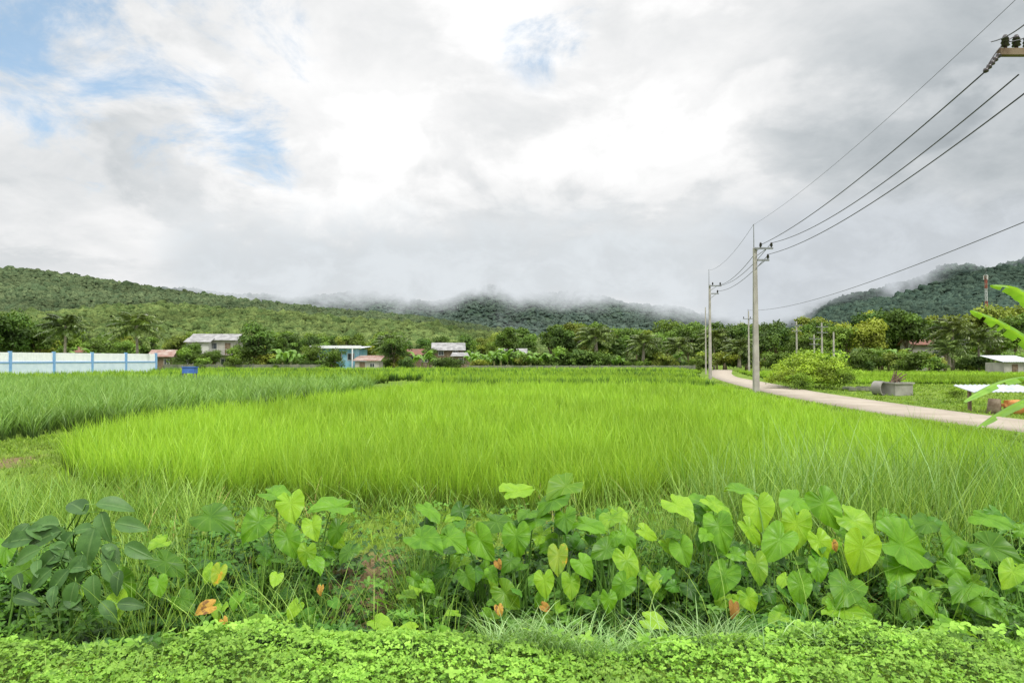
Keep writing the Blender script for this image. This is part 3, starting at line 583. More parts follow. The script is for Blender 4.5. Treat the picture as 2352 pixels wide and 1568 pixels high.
# ---------------- hills ----------------
def fbm(x,y,z=0.0): return noise.fractal(Vector((x,y,z)),.9,2.1,5)
import bmesh
bm=bmesh.new();bmesh.ops.create_icosphere(bm,subdivisions=2,radius=1);ICOV=np.array([v.co[:] for v in bm.verts]);ICOF=np.array([[v.index for v in f.verts] for f in bm.faces]);bm.free()
fcen=ICOV[ICOF].mean(1)[:,2]; ICOF=ICOF[fcen>-.3]
def hill(name,U,Vv,d0,d1,mat,fmat,ntree,rt,label,z0=0,gul=.1,u0=-500,u1=2900,seed=0,pw=1.15):
    nu=300;nt=60;us=np.linspace(u0,u1,nu);ts=np.concatenate([np.linspace(0,1,nt-8),np.linspace(1.05,1.5,8)])
    zr_=CH-(np.interp(us,U,Vv)-825)/1568*d1-rt*.6
    k_=np.ones(9)/9; zr_=np.convolve(np.pad(zr_,4,'edge'),k_,'valid')
    G=np.zeros((nu,nt,3))
    for i,u in enumerate(us):
        s_=(u-1176)/1568
        rb=zr_[i]*(1+fbm(u/70,seed)*.015)
        for j,t_ in enumerate(ts):
            dd=d0+(d1-d0)*t_
            if t_<=1: z=z0+(rb-z0)*t_**pw*(1+gul*fbm(s_*d1/90,dd/160,seed)*4*t_*(1-t_))
            else: z=rb*(1-((t_-1)/.5)**1.3)
            G[i,j]=(s_*dd,dd,z)
    idx=np.arange(nu*nt).reshape(nu,nt);lp=np.stack([idx[:-1,:-1],idx[1:,:-1],idx[1:,1:],idx[:-1,1:]],-1)
    me=make_mesh(name,G,lp,np.full((nu-1)*(nt-1),4),None,mat,True);o=tag(obj(name,me),label,'hill','structure')
    a=rng.uniform(0,nu-1.01,ntree);b=rng.uniform(0,nt-8.5,ntree)
    uu=np.interp(a,np.arange(nu),us);k=(uu>-120)&(uu<2480);a=a[k];b=b[k]
    ia=a.astype(int);ib=b.astype(int);fa=(a-ia)[:,None];fb=(b-ib)[:,None]
    Pp=G[ia,ib]*(1-fa)*(1-fb)+G[ia+1,ib]*fa*(1-fb)+G[ia,ib+1]*(1-fa)*fb+G[ia+1,ib+1]*fa*fb
    Pp=Pp[Pp[:,2]>-1];n=len(Pp)
    Rr=rt*np.exp(rng.normal(-.15,.25,n))*(.75+.35*Pp[:,1]/d1);an=rng.uniform(0,6.28,n)
    T=ICOV[None]*(1+rng.normal(0,.30,(n,len(ICOV)))[:,:,None])
    c_,s__=np.cos(an)[:,None],np.sin(an)[:,None]
    Tx=T[:,:,0]*c_-T[:,:,1]*s__;Ty=T[:,:,0]*s__+T[:,:,1]*c_
    Vt=np.stack([Tx,Ty,T[:,:,2]*rng.uniform(.6,1.0,n)[:,None]],-1)*Rr[:,None,None]+Pp[:,None,:]+np.array([0,0,.25])*Rr[:,None,None]
    lo=ICOF[None]+(np.arange(n)*len(ICOV))[:,None,None]
    col=np.zeros((n,len(ICOV),3));col[:,:,0]=rng.random(n)[:,None];col[:,:,1]=np.clip(ICOV[:,2]*.5+.5,0,1)[None];col[:,:,2]=rng.random(n)[:,None]*.5+.5*rng.random((n,len(ICOV)))  # green channel: crowns dark below, light on top, occlusion painted in
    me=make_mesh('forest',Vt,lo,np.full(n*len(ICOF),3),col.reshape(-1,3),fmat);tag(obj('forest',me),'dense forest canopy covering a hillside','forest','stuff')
def fm(n,c1,c2,cb,ps,pa,cl=.25,fine=(.9,.3)): return foliage(n,c1,c2,cb,.0,.9,.03,ps,pa,0,tl=(-.3,.8),clump=cl,fine=fine)  # hill forest colours are lightened and blued, distance haze painted in
M_h=simple('hill_ground',(.05,.08,.03),(.08,.11,.04),.02,.95,.05)
M_hd=simple('mountain_ground',(.04,.065,.045),(.055,.085,.055),.02,.95,.05)  # bluish mountain tone, distance haze put into the base colour
hill('hill',[-500,0,150,250,400,600,700,800,950,1100,1250,1500,2000,2900],[715,722,715,702,700,712,722,730,742,762,785,800,800,800],230,430,M_h,fm('forest_near',(.062,.10,.032),(.12,.16,.05),(.022,.04,.015),.02,.3,fine=(1.6,.35)),14000,2.1,'low wooded hill behind the village',gul=.12,u0=-200,u1=2400)
hill('hill',[-500,0,100,200,300,400,500,600,700,800,950,1100,1300,1500,2900],[612,615,619,638,653,666,680,690,703,713,725,748,790,810,815],400,760,M_h,fm('forest_left',(.058,.09,.044),(.098,.128,.06),(.03,.048,.028),.012,.28,fine=(1.0,.3)),28000,2.3,'long forested hill sloping down behind village',gul=.12,u0=-200,u1=1500,seed=3)
hill('mountain',[-500,400,560,700,800,850,900,1000,1045,1070,1130,1200,1250,1330,1380,1430,1480,1560,1610,1680,1850,2900],[665,660,675,682,668,662,680,696,672,660,652,668,672,668,675,695,700,702,725,700,660,640],800,1600,M_hd,fm('forest_mountain',(.052,.08,.064),(.075,.105,.08),(.036,.058,.048),.006,.25,fine=(.35,.22)),19000,4.0,'dark forested mountain with top lost in cloud',gul=.3,u0=350,u1=1950,seed=7,pw=1.2)
hill('mountain',[-500,1400,1550,1650,1760,1830,1870,1900,1960,2030,2100,2150,2230,2352,2500,2900],[830,830,815,775,748,725,700,672,640,618,604,588,560,536,520,510],350,950,M_hd,fm('forest_mountain_near',(.040,.067,.052),(.062,.094,.066),(.024,.042,.034),.01,.28,fine=(.7,.26)),28000,2.8,'steep dark green mountain wrapped in low cloud',gul=.12,u0=1480,u1=2500,seed=12,pw=1.15)
# ---------------- cloud sheets ----------------
def cloudmat(name,col,nscale,amp):
    m,t=newmat(name);a=t.new('ShaderNodeAttribute');a.attribute_name='Col';s=t.new('ShaderNodeSeparateColor');t.l.new(a.outputs['Color'],s.inputs[0]);geo=t.new('ShaderNodeNewGeometry')
    mp=t.new('ShaderNodeMapping');t.l.new(geo.outputs['Position'],mp.inputs[0]);mp.inputs['Scale'].default_value=(1,1,1.6)
    n1=t.noise(mp.outputs[0],nscale,8,.62,.3)
    al=t.math('ADD',s.outputs[0],t.math('MULTIPLY',t.math('SUBTRACT',n1,.5),t.math('MULTIPLY',amp,s.outputs[1])))
    al=t.rng(al,-.02,.98)
    em=t.new('ShaderNodeEmission');t.set(em.inputs[0],t.mix(t.rng(n1,.35,.65),tuple(k*.96 for k in col),tuple(k*1.08 for k in col)));tr=t.new('ShaderNodeBsdfTransparent')  # cloud brightness is put in as emission
    finish(t,mixsh(t,al,tr.outputs[0],em.outputs[0]));return m
def cloud(name,d,u0,u1,v0,v1,fn,mat,label):
    nu=220;nv=50;us=np.linspace(u0,u1,nu);vs=np.linspace(v0,v1,nv);V=[];C=[]
    for u in us:
        for v in vs:
            p=P(u,v,d);V.append(p[:]);a,b=fn(u,v);C.append((a,b,0))
    idx=np.arange(nu*nv).reshape(nu,nv);lp=np.stack([idx[:-1,:-1],idx[1:,:-1],idx[1:,1:],idx[:-1,1:]],-1)
    tag(obj(name,make_mesh(name,np.array(V),lp,np.full((nu-1)*(nv-1),4),np.array(C),mat,True)),label,'cloud','structure')
CC=(.70,.74,.77)
cu=[300,400,600,700,800,860,950,1000,1045,1070,1130,1180,1250,1400,1480,1560,1650,1750,1850,1950,2050,2900];cv=[650,664,692,704,694,694,708,710,694,680,676,694,698,698,712,716,748,740,714,690,680,680]
def f1(u,v):
    k=float(ss(u,260,480))
    vb=np.interp(u,cu,cv); a=(1-ss(v,vb-44,vb+44))*ss(v,400,610)*k; b=ss(v,400,500)*(1-ss(v,vb+45,vb+120))*k; return float(a),float(b)
cloud('low_cloud',780,240,2700,390,830,f1,cloudmat('low_cloud',CC,.015,1.4),'bank of low grey cloud resting on mountains')
ru=[1500,1650,1760,1830,1870,1900,1960,2030,2100,2150,2230,2352,2500];rv=[800,765,740,720,700,676,648,628,616,596,572,556,545]
def f2(u,v):
    vr=np.interp(u,ru,rv); vb=vr+np.interp(u,[1500,1800,1900,2000,2060,2110,2180,2300],[0,10,10,16,42,48,32,26]); a=(1-ss(v,vb-50,vb+50))*ss(v,380,540)*ss(u,1560,1800); b=ss(v,380,480)*(1-ss(v,vb+60,vb+150))*ss(u,1560,1800); return float(a),float(b)
cloud('low_cloud',700,1500,2700,370,835,f2,cloudmat('low_cloud_wisp',(.61,.65,.69),.017,1.4),'torn wisps of cloud over the steep mountain')
# ---------------- buildings ----------------
M_white=simple('white_paint',(.86,.88,.89),(.78,.81,.83),2,.6,.3,.05)
M_panel=simple('pale_blue_wall_paint',(.62,.72,.82),(.54,.65,.76),1.5,.7,.2,.05)
M_offw=simple('offwhite_wall',(.55,.55,.53),(.42,.42,.40),1,.8,.2,.1)
M_blue=simple('blue_paint',(.17,.34,.62),(.21,.40,.66),2,.6,.3,.05)
M_turq=simple('turquoise_paint',(.20,.46,.60),(.32,.56,.68),.8,.7,.2,.05)
M_cream=simple('cream_wall',(.44,.42,.38),(.32,.31,.28),1,.8,.2,.1)
M_conc=simple('concrete',(.34,.33,.30),(.24,.23,.21),1.5,.9,.15,.3)
M_concd=simple('weathered_concrete',(.22,.22,.17),(.11,.13,.09),1.2,.9,.1,.4)
M_pole=simple('pole_concrete',(.42,.40,.36),(.32,.30,.27),2,.85,.2,.2)
M_greyroof=simple('grey_sheet_roof',(.36,.36,.36),(.20,.20,.20),1.2,.6,.3,.2)
M_whroof=simple('pale_roof',(.62,.66,.70),(.48,.51,.54),1,.6,.3,.1)
M_rust=simple('rusty_roof',(.26,.15,.12),(.40,.33,.29),1,.7,.2,.2)
M_red=simple('red_roof',(.24,.11,.08),(.17,.10,.08),1,.7,.2,.2)
M_brick=simple('brick',(.46,.19,.06),(.58,.28,.10),6,.9,.1,.4)
M_brickwall=simple('brick_wall',(.17,.13,.10),(.25,.19,.15),2,.9,.1,.4)
M_wood=simple('weathered_wood',(.14,.10,.07),(.22,.17,.12),3,.9,.1,.3)
M_glass=simple('window_glass',(.03,.04,.05),(.05,.06,.07),1,.2,.5,0)
M_frame=simple('window_frame',(.5,.5,.48),None,2,.6,.3,0)
M_metal=simple('galvanised_steel',(.24,.25,.26),(.18,.19,.20),5,.5,.4,.05)
M_black=simple('black_ceramic',(.03,.025,.025),(.05,.04,.04),5,.3,.5,0)
M_sheet=simple('corrugated_white_sheet',(.52,.56,.60),(.38,.42,.47),1.5,.5,.4,.1)
def corr_roof(mb,x0,x1,ya,za,yb,zb,th=.05,step=.3):
    n=max(2,int((x1-x0)/step)*2);
    top_=[(x0+(x1-x0)*i/n,(.03 if i%2 else 0)) for i in range(n+1)]
    b=len(mb.v)
    for x,o in top_:
        mb.v+=[(x,ya,za+o),(x,yb,zb+o),(x,ya,za+o-th),(x,yb,zb+o-th)]
    for i in range(n):
        a=b+4*i;c=a+4
        mb.f+=[(a,c,c+1,a+1),(a+2,a+3,c+3,c+2),(a,a+2,c+2,c),(a+1,c+1,c+3,a+3)]
    mb.f+=[(b,b+1,b+3,b+2),(b+4*n,b+4*n+2,b+4*n+3,b+4*n+1)]
def house(name,u,d,w,dp,h,rz,wm,rm,label,windows=(),doors=(),rh=1.2,over=.5,z=0,gable=True,stilts=False,extra=None):
    e=empty(name,(X(u,d),d,z),rz,1,label=label,cat='house')
    zb=2.3 if stilts else 0
    mb=MB().box((0,0,zb+(h-zb)/2),(w,dp,h-zb))
    if gable:
        for sx in(-1,1):
            n=len(mb.v);xx=sx*w/2;mb.v+=[(xx,-dp/2,h),(xx,dp/2,h),(xx,0,h+rh*.93)];mb.f.append((n,n+1,n+2) if sx>0 else(n,n+2,n+1))
    part(e,'wall',mb,wm)
    if stilts:
        for i in range(4):
            for j in(-1,1): part(e,'pillar',MB().box((-w/2+.2+i*(w-.4)/3,j*(dp/2-.2),zb/2),(.25,.25,zb)),M_conc)
    mb=MB()
    sl=rh/(dp/2)
    if gable:
        corr_roof(mb,-w/2-over,w/2+over,-dp/2-over,h-over*sl+.06,0,h+rh+.06);corr_roof(mb,-w/2-over,w/2+over,0,h+rh+.055,dp/2+over,h-over*sl+.055)
    else: corr_roof(mb,-w/2-over,w/2+over,-dp/2-over,h+.1,dp/2+over,h+rh)
    part(e,'roof',mb,rm)
    for (x,zc,ww,hh) in windows:
        y=-dp/2
        wn=part(e,'window',MB().box((x,y-.02,zc),(ww,.04,hh)),M_glass)
        fr=MB()
        for q in((x-ww/2,zc,.08,hh+.16),(x+ww/2,zc,.08,hh+.16),(x,zc,.05,hh)): fr.box((q[0],y-.035,q[1]),(q[2],.07,q[3]))
        for q in(-1,1): fr.box((x,y-.033,zc+q*hh/2),(ww,.066,.08))
        part(wn,'frame',fr,M_frame)
    for (x,ww,hh,zb2) in doors:
        dr=part(e,'door',MB().box((x,-dp/2-.025,zb2+hh/2),(ww,.05,hh)),M_wood);part(dr,'handle',MB().box((x+ww*.38,-dp/2-.07,zb2+hh*.48),(.04,.04,.15)),M_metal)
    if extra: extra(e)
    return e
def balcony(e):
    mb=MB();w=7.4
    mb.box((0,-3.5,2.75),(w,1.2,.12))
    part(e,'balcony_floor',mb,M_conc)
    mb=MB().box((0,-4.05,3.75),(w,.05,.06))
    for i in range(20): mb.box((-w/2+.05+i*(w-.1)/19,-4.05,3.26),(.04,.04,.92))
    part(e,'balcony_railing',mb,M_offw)
house('two_storey_house',500,120,7.2,5.8,5.4,.15,M_cream,M_greyroof,'two storey cream house with grey pitched sheet roof',[(-2.4,4.2,1.3,1.2),(0,4.2,1.3,1.2),(-2.4,1.5,1.2,1.2),(1.9,1.5,1.2,1.2)],[(2.4,.9,2.0,2.82),(0,1,2.1,0)],1.0,extra=balcony)
house('annex_house',462,117,3.6,3.5,5.0,.1,M_offw,M_greyroof,'small white upper storey annex with grey roof',[(0,4.0,1.2,1.0),(0,1.5,1.2,1.0)],[],.6,.4)
def veranda(e):
    mb=MB()
    for x in(-2.6,0,2.6): mb.box((x,-3.35,1.85),(.16,.16,3.7))
    part(e,'veranda_post',mb,M_white);part(e,'fascia',MB().box((0,-3.45,3.90),(8.0,.1,.42)),M_white)
house('turquoise_house',786,108,6.6,5.4,3.6,-.05,M_turq,M_whroof,'turquoise house with flat pale roof and white fascia',[(-2.1,2.3,1.1,1.1),(.2,2.3,1.1,1.1),(2.2,2.4,1.0,1.0)],[(-1.0,.9,2.0,0)],.5,.6,gable=False,extra=veranda)
house('tin_shed',848,104,3.6,3.2,1.7,.0,M_cream,M_rust,'small shed with rusty pink corrugated roof',[(.8,1.1,.7,.6)],[(-.7,.8,1.6,0)],.9,.3,gable=False)
house('village_house',962,130,5.0,4,3.0,0,M_brickwall,M_red,'low house with faded red pitched roof',[(-1.2,2,1,1),(1.4,2,1,1)],[(0,.9,2,0)],.9)
house('stilt_house',1030,122,5.0,4.2,3.8,.1,M_wood,M_greyroof,'wooden stilt house under weathered grey roof',[(-1.3,3.1,.9,.8),(1.2,3.1,.9,.8)],[(0,.8,1.4,2.35)],1.1,stilts=True)
house('stilt_house',1063,116,2.8,3.2,2.6,-.1,M_brickwall,M_greyroof,'small grey roofed outbuilding beside stilt house',[(0,1.8,.8,.7)],[(-.9,.7,1.7,0)],.5,.4)
house('brick_house',378,112,3.0,4,2.6,.2,M_brickwall,M_rust,'unfinished brick house with rusty tin roof',[(-.9,1.6,.8,.9),(.9,1.6,.8,.9)],[(0,.8,2,0)],.9)
house('village_house',215,122,4,4,3.4,0,M_cream,M_red,'cream house with red pitched roof among trees',[(-1,2.4,1,1),(1.2,2.4,1,1)],[(0,.9,2,0)],.9)
house('village_house',1178,118,4,4,3.0,0,M_cream,M_greyroof,'pale house with grey roof hidden by trees',[(0,2.2,1,1)],[(1.2,.8,2,0)],.8)
house('village_house',2120,124,6,4,4.8,0,M_cream,M_red,'house with dull red roof among tall trees',[(-1,3,1,1),(1,3,1,1)],[(0,.9,2,0)],1.0)
house('field_hut',2318,88,4.2,3,1.6,.1,M_cream,M_whroof,'field hut of pale boards under pale grey roof',[(.9,1.1,.6,.6)],[(-.6,.8,1.4,0)],.9,.4,gable=False)
# fence
e=empty('boundary_fence',(-52.6,65,0),label='white picket boundary wall with bright blue posts',cat='fence')
fd=Vector((4.5,20,0)).normalized();fl_=5.13;rz=math.atan2(fd.y,fd.x)
e.rotation_euler=(0,0,rz)
for i in range(6): part(e,'post',MB().box((i*fl_,0,1.42),(.26,.28,2.84)),M_blue)
for i in range(5):
    c=(i+.5)*fl_;w=fl_-.26
    part(e,'wall_panel',MB().box((c,0,.8),(w,.14,1.6)),M_panel)
    part(e,'rail',MB().box((c,0,1.68),(w,.24,.14)),M_blue)
    mb=MB()
    for k in range(27): mb.box((c-w/2+.1+k*(w-.2)/26,0,2.23),(.14,.06,.97))
    part(e,'picket_row',mb,M_white)
    part(e,'rail',MB().box((c,.06,2.58),(w,.05,.07)),M_white)
def lowwall(u0,d0,u1,d1,h,label):
    a=Vector((X(u0,d0),d0,0));b=Vector((X(u1,d1),d1,0));L=(b-a).length;e=empty('boundary_wall',a,math.atan2((b-a).y,(b-a).x),1,label=label,cat='wall')
    part(e,'wall',MB().box((L/2,0,h/2),(L,.15,h)),M_concd);n=int(L/3)
    mb=MB()
    for i in range(n+1): mb.box((i*L/n,0,h/2+.04),(.22,.22,h+.08))
    part(e,'post',mb,M_concd)
lowwall(378,101,735,100.5,1.25,'long grey concrete block wall edging rice fields');lowwall(1075,100.4,1595,100,1.1,'low weathered concrete wall between rice and trees')
e=empty('blue_pump_box',(X(437,50),50,0),.1,label='blue painted pump box on short legs beside rice',cat='pump box')
M_blued=simple('pump_box_blue',(.05,.13,.42),(.07,.17,.48),2,.6,.3,.05)
part(e,'box',MB().box((0,0,1.20),(.85,.7,.42)),M_blued);part(e,'lid',MB().box((0,0,1.44),(.95,.8,.06)),M_blued)
mb=MB()
for a in(-.36,.36):
    for b in(-.28,.28): mb.box((a,b,.495),(.06,.06,.99))
part(e,'leg',mb,M_metal);part(e,'post',MB().tube([(-.55,0,0),(-.55,0,1.6)],.025,6),M_metal)
# ---------------- poles ----------------
def catn(a,b,sag,n=36):
    a,b=Vector(a),Vector(b);return [a.lerp(b,k)-Vector((0,0,4*sag*k*(1-k))) for k in np.linspace(0,1,n)]
M_wire=simple('wire',(.05,.05,.055),None,5,.5,.3,0)
def wire(a,b,sag,r,label='black overhead power line sagging between concrete poles'):
    a,b=Vector(a),Vector(b);mb=MB().tube([p-a for p in catn(a,b,sag)],r,5);o=obj('power_line',mb.mesh('power_line',M_wire,True),None,a);tag(o,label,'power line',None,'overhead power lines')
def insul(mb,x,y,z,s_=1):
    mb.tube([(x,y,z),(x,y,z+.06*s_),(x,y,z+.061*s_),(x,y,z+.12*s_),(x,y,z+.121*s_),(x,y,z+.18*s_),(x,y,z+.181*s_),(x,y,z+.26*s_)],[.03*s_,.03*s_,.075*s_,.05*s_,.075*s_,.045*s_,.065*s_,.03*s_],8)
def pole(u,d,h,arms,spike,r=1.0,label='tall tapered concrete utility pole with steel crossarms'):
    x=X(u,d);e=empty('utility_pole',(x,d,float(gz(x,d))-.02),label=label,cat='utility pole',group='utility poles along the road')
    part(e,'shaft',MB().box((0,0,h/2),(.27*r,.27*r,h),0,.58),M_pole)
    for (z,x0,x1,ins) in arms:
        arm=part(e,'crossarm',MB().box(((x0+x1)/2,-.14*r,z),(x1-x0,.09,.09)),M_metal)
        part(e,'brace',MB().tube([(0,-.14,z-.4),(x0+(x1-x0)*.6,-.14,z-.05)],.02,5),M_metal)
        for xi in ins:
            mb=MB();insul(mb,xi,-.14*r,z+.045);part(e,'insulator',mb,M_black,True)
    if spike: part(e,'lightning_rod',MB().tube([(-.05,0,h-.3),(-.05,0,h+spike)],[.03,.018],6),M_metal)
    return e
D1=34.3;D2=56.9;DN=12.4
def hz(v,d,b): return CH-(v-825)/1568*d-b
b1=.36
pole(1736,D1,hz(568,D1,b1),[(hz(570,D1,b1),-.05,.86,(.24,.78)),(hz(597,D1,b1),.08,.66,(.6,))],1.2)
pole(1631,D2,hz(653,D2,b1),[(hz(656,D2,b1),-.1,.95,(.22,.85)),(hz(674,D2,b1),.1,.72,(.62,))],1.3,.85)
pole(1621,76,hz(705,76,b1),[],0,.55,label='slim plain concrete pole without crossarm')
pole(1720,92,hz(712,92,.1),[(hz(730,92,.1),-.8,.8,(-.7,0.2,.7))],.3,.8,label='distant concrete pole with short crossarm')
for (u,vt,d) in((1830,737,98),(1888,740,94),(1915,762,90),(1870,768,100)):
    h=hz(vt,d,0); pole(u,d,h,[(h-.6,-.8,.8,(-.7,.7)),(h-1.4,-.7,.7,(-.6,.6))] if u!=1915 else [],.0,.9,label='distant grey concrete pole in front of trees')
npx,npy=9.9,DN;az_=CH-(113-825)/1568*(DN-.2)
e=empty('utility_pole',(npx,npy,.1),label='concrete utility pole with wooden crossarm and black insulators',cat='utility pole',group='utility poles along the road')
az_-=.1
part(e,'shaft',MB().box((0,0,4.1),(.28,.28,8.2),0,.6),M_pole)
part(e,'crossarm',MB().box((-.25,-.2,az_),(1.7,.11,.12)),M_wood)
for xi in(-.98,-.78,-.58):
    mb=MB();insul(mb,xi,-.2,az_+.06,1.0);part(e,'insulator',mb,M_black,True)
pc=P(2272,160,DN-.2);a_=Vector((-1.08,-.2,az_-.03));b_=pc-Vector((npx,npy,.1))
mb=MB();pp=[a_.lerp(b_,k) for k in np.linspace(0,1,16)];mb.tube(pp,[.018 if i%3==0 else .052 if i%3==1 else .042 for i in range(16)],8);part(e,'strain_insulator',mb,M_black,True)
part(e,'jumper_wire',MB().tube(catn(b_,Vector((-.78,-.2,az_+.3)),-.12,14),.010,5),M_black,True)
wire(pc,P(1752,560,D1-.1),.31,.014);wire(P(2352,165,12.1),P(1774,557,D1-.1),.52,.014);wire(P(2370,205,11.7),P(1768,583,D1-.1),.43,.014)
wire(P(2360,-22,11.5),P(1733,515,D1),.3,.005,'thin overhead ground wire to the pole top')
wire(P(2290,88,12.1),P(2440,-20,8),.1,.010);wire(P(2330,88,12.1),P(2480,0,8),.1,.010)
wire(P(2560,425,18),P(1718,712,92),.95,.016,'long low cable crossing in front of mountain')
for (a,b) in(((1752,560),(1650,655)),((1774,557),(1656,655)),((1768,583),(1650,668)),((1733,515),(1632,620))): wire(P(a[0],a[1],D1),P(b[0],b[1],D2),.45,.015 if a[1]>520 else .008)
# ---------------- telecom tower ----------------
td=240;tx=X(2268,td);th_=CH-(617-825)/1568*td
m,t=newmat('red_white_tower_paint');geo=t.new('ShaderNodeNewGeometry');sp=t.new('ShaderNodeSeparateXYZ');t.l.new(geo.outputs['Position'],sp.inputs[0]);fr=t.math('FRACT',t.math('DIVIDE',sp.outputs[2],9.0));c=t.mix(t.math('GREATER_THAN',fr,.5),(.40,.10,.07),(.52,.53,.53));finish(t,principled(t,c,.6,.2))
e=empty('telecom_tower',(tx,td,0),.3,label='red and white lattice telecom mast above the trees',cat='tower')
mb=MB();L_=[(.5*math.cos(a),.5*math.sin(a)) for a in(0.3,2.4,4.5)];k_=lambda z:1-.3*z/th_
for (a,b) in L_: mb.tube([(a*1,b*1,-1),(a*k_(th_),b*k_(th_),th_-2)],.08,5)
part(e,'mast_leg',mb,m)
mb=MB();z=0
while z<th_-4:
    for q in range(3):
        a=L_[q];b=L_[(q+1)%3];mb.tube([(a[0]*k_(z),a[1]*k_(z),z),(b[0]*k_(z+1.6),b[1]*k_(z+1.6),z+1.6)],.05,4);mb.tube([(a[0]*k_(z),a[1]*k_(z),z),(b[0]*k_(z),b[1]*k_(z),z)],.05,4)
    z+=1.6
part(e,'lattice_brace',mb,m)
part(e,'lightning_rod',MB().tube([(0,0,th_-2.2),(0,0,th_+1.5)],.05,5),M_metal)
for zz in(th_-3,th_-14,):
    for a in(0,2.1,4.2): part(e,'antenna',MB().box((.72*math.cos(a),.72*math.sin(a),zz),(.25,.22,1.6),a),M_frame)
# ---------------- roadside objects ----------------
def gloc(u,d): x=X(u,d);return (x,d,float(gz(x,d)))
e=empty('concrete_tank',gloc(2056,32.5),.25,label='square open concrete water tank on grass',cat='water tank')
mb=MB();w=1.0;h=.55
for s_ in(-1,1): mb.box((0,s_*(w/2-.05),h/2),(w,.1,h));mb.box((s_*(w/2-.05),0,h/2),(.1,w-.2,h))
part(e,'wall',mb,M_conc)
mb=MB()
for s_ in(-1,1): mb.box((0,s_*(w/2-.02),h+.035),(w+.12,.16,.07));mb.box((s_*(w/2-.02),0,h+.035),(.16,w-.2,.07))
part(e,'rim',mb,M_conc)
mb=MB();rr=random.Random(9)
for i in range(16): mb.tube([(rr.uniform(-.4,.1),rr.uniform(-.3,.3),.5),(rr.uniform(-.1,.45),rr.uniform(-.3,.3),rr.uniform(.8,1.15))],.028,5)
tag(obj('scrap_wood',mb.mesh('scrap_wood',M_wood),None,Vector(e.location)),'bundle of brown scrap sticks standing in tank','scrap wood')
mb=MB();n=24;V=[];F=[]
for j,(yy_,r_) in enumerate(((0,.34),(0,.28),(.45,.28),(.45,.34))):
    for i in range(n): a=2*math.pi*i/n;V.append((yy_,r_*math.cos(a),.34+r_*math.sin(a)))
for j in range(4):
    for i in range(n): a=j*n+i;b=j*n+(i+1)%n;c=((j+1)%4)*n;F.append((a,b,c+(i+1)%n,c+i))
mb.v=V;mb.f=F
o=obj('concrete_ring',mb.mesh('concrete_ring',M_conc,False),None,gloc(2008,32.8));o.rotation_euler=(0,0,-1.0);tag(o,'small hollow concrete ring lying on its side','concrete ring')
mb=MB();rr=random.Random(4)
for i in range(9): mb.box((rr.uniform(-1.0,1.0),rr.uniform(-.3,.3),rr.uniform(.05,.2)),(rr.uniform(.3,.8),rr.uniform(.2,.4),rr.uniform(.1,.18)),rr.uniform(0,3))
tag(obj('rubble_pile',mb.mesh('rubble_pile',M_concd),None,gloc(1975,36.5)),'low pile of broken concrete slabs on grass','rubble')
gl=gloc(2290,21.5);bx_,by_,bz_=gl
e=empty('sheet_shelter',gl,.05,label='low shelter of pale corrugated sheets over bricks',cat='shelter')
mb=MB();corr_roof(mb,-1.0,1.2,-.3,.66,.6,.84,.02,.15);part(e,'roof',mb,M_sheet)
for a,w_,h_ in((-.85,.08,.66),(1.05,.08,.66)): part(e,'support',MB().box((a,.1,h_/2+.02),(w_,.08,h_)),M_wood)
mb=MB()
for i in range(5):
    for j in range(4): mb.box((.15+i*.215+(j%2)*.1,.01*((i*7+j*3)%4),.05+j*.10),(.2,.2,.092))
tag(obj('brick_stack',mb.mesh('brick_stack',M_brick),None,(bx_-.25,by_-.5,bz_+.02)),'stack of orange clay bricks beside the shelter','bricks')
mb=MB().tube([(0,0,0),(0,0,.04),(0,0,.2),(0,0,.34),(0,0,.40),(0,0,.42),(0,0,.40),(0,0,.1)],[.14,.17,.23,.20,.15,.18,.13,.12],14);tag(obj('clay_pot',mb.mesh('clay_pot',M_brick,True),None,(bx_-.15,by_-1.0,bz_+.05)),'orange brown clay water pot on the grass','pot')
mb=MB().tube([(0,0,-.05),(0,0,.2),(.02,0,.48)],[.22,.18,.16],10);tag(obj('tree_stump',mb.mesh('tree_stump',M_bark,True),None,(bx_-.62,by_-.7,bz_)),'short brown tree stump on the grass','tree stump')
# ---------------- world ----------------
w=bpy.data.worlds.new('World');sc.world=w;w.use_nodes=True;w.node_tree.nodes.clear();t=NT(w.node_tree)
SE=math.radians(56);SAZ=math.radians(145)
sky=t.new('ShaderNodeTexSky');sky.sky_type='NISHITA';sky.sun_disc=False;sky.sun_elevation=SE;sky.sun_rotation=SAZ
tc=t.new('ShaderNodeTexCoord');nm=t.new('ShaderNodeVectorMath',operation='NORMALIZE');t.l.new(tc.outputs['Generated'],nm.inputs[0]);N=nm.outputs[0]
sp=t.new('ShaderNodeSeparateXYZ');t.l.new(N,sp.inputs[0]);z=sp.outputs[2]
dn=t.math('ADD',t.math('MAXIMUM',z,0.0),.36)
cb=t.new('ShaderNodeCombineXYZ');t.set(cb.inputs[0],t.math('DIVIDE',sp.outputs[0],dn));t.set(cb.inputs[1],t.math('DIVIDE',sp.outputs[1],dn));t.set(cb.inputs[2],7.1)
n1=t.noise(cb.outputs[0],1.9,10,.56,.25);n2=t.noise(cb.outputs[0],4.6,10,.60,.3);n4=t.noise(cb.outputs[0],4.4,12,.64,.35);n5=t.noise(cb.outputs[0],3.0,10,.55,.3)
def dm(u,v,inn,out):
    d=Vector(((u-1176)/1568,1,(825-v)/1568)).normalized();n=t.new('ShaderNodeVectorMath',operation='DOT_PRODUCT');t.l.new(N,n.inputs[0]);n.inputs[1].default_value=d
    return t.rng(n.outputs['Value'],math.cos(math.radians(out)),math.cos(math.radians(inn)))
def add(a,b):return t.math('ADD',a,b)
def mul(a,b):return t.math('MULTIPLY',a,b)
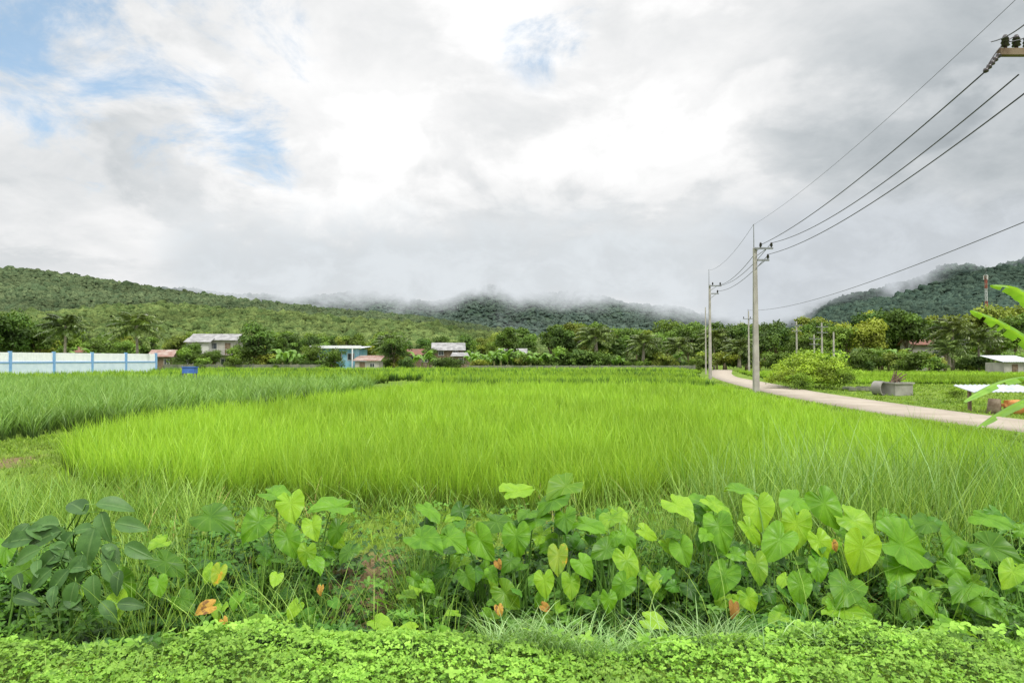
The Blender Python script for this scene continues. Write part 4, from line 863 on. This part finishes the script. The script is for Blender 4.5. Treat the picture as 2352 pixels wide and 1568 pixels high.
B=add(.93,mul(dm(1000,230,5,30),.10))
B=add(B,mul(dm(2420,500,3,25),-.30));B=add(B,mul(dm(1300,530,2,15),-.10));B=add(B,mul(dm(1500,440,2,9),-.05));B=add(B,mul(dm(450,560,2,18),-.05));B=add(B,mul(dm(2300,0,2,18),-.04));B=add(B,mul(dm(60,10,2,20),-.14))
B=add(B,t.rng(z,.0,.16,-.05,0))
amp=t.rng(z,.02,.2,.5,1.0)
B=add(B,mul(t.math('SUBTRACT',n1,.5),mul(amp,.55)));B=add(B,mul(t.math('SUBTRACT',n2,.5),mul(amp,.42)))
puff=t.rng(n5,.44,.56,-.08,.06);B=add(B,mul(puff,amp))
B=t.math('MAXIMUM',B,.36)
B=add(B,t.rng(z,.50,.9,0,1.1))  # added overhead brightness outside the view, there to light the ground
B=mul(B,t.rng(sp.outputs[1],-.4,.3,1.25,1.0))  # sky behind the camera lifted as well, added fill
tint=t.mix(t.rng(B,.40,1.0),(.86,.945,1.0),(1,1,1))
vm=t.new('ShaderNodeVectorMath',operation='SCALE');t.l.new(tint,vm.inputs[0]);t.set(vm.inputs['Scale'],B)
sk=t.new('ShaderNodeVectorMath',operation='SCALE');t.l.new(sky.outputs[0],sk.inputs[0]);sk.inputs['Scale'].default_value=.12
skc=t.new('ShaderNodeVectorMath',operation='ADD');t.l.new(sk.outputs[0],skc.inputs[0]);skc.inputs[1].default_value=(.12,.23,.31)
bm_=t.math('MAXIMUM',t.math('MAXIMUM',dm(300,20,1,12),dm(450,110,1,10)),t.math('MAXIMUM',dm(140,170,1,10),mul(dm(590,345,.5,5),.8)))
bm_=t.math('MAXIMUM',bm_,mul(dm(1250,20,1,7),.55))
bf=t.rng(add(n4,mul(t.math('SUBTRACT',bm_,1.0),.20)),.38,.62);bf=mul(bf,t.rng(bm_,0,.6));bf=mul(bf,.82)
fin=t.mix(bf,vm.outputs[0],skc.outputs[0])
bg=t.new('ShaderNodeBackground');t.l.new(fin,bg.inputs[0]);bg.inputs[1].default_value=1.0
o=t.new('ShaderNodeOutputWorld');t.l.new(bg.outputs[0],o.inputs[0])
ld=bpy.data.lights.new('sun','SUN');ld.energy=2.3;ld.angle=math.radians(11);ld.color=(1,.96,.88);lo_=bpy.data.objects.new('sun',ld);COL.objects.link(lo_)
sd=Vector((math.sin(SAZ)*math.cos(SE),math.cos(SAZ)*math.cos(SE),math.sin(SE)));lo_.rotation_euler=sd.to_track_quat('Z','Y').to_euler()
cd=bpy.data.cameras.new('camera');cd.lens=24;cd.sensor_width=36;cd.clip_start=.05;cd.clip_end=8000
co=bpy.data.objects.new('camera',cd);COL.objects.link(co);co.location=(0,0,CH);co.rotation_euler=(math.radians(91.5),0,0);sc.camera=co
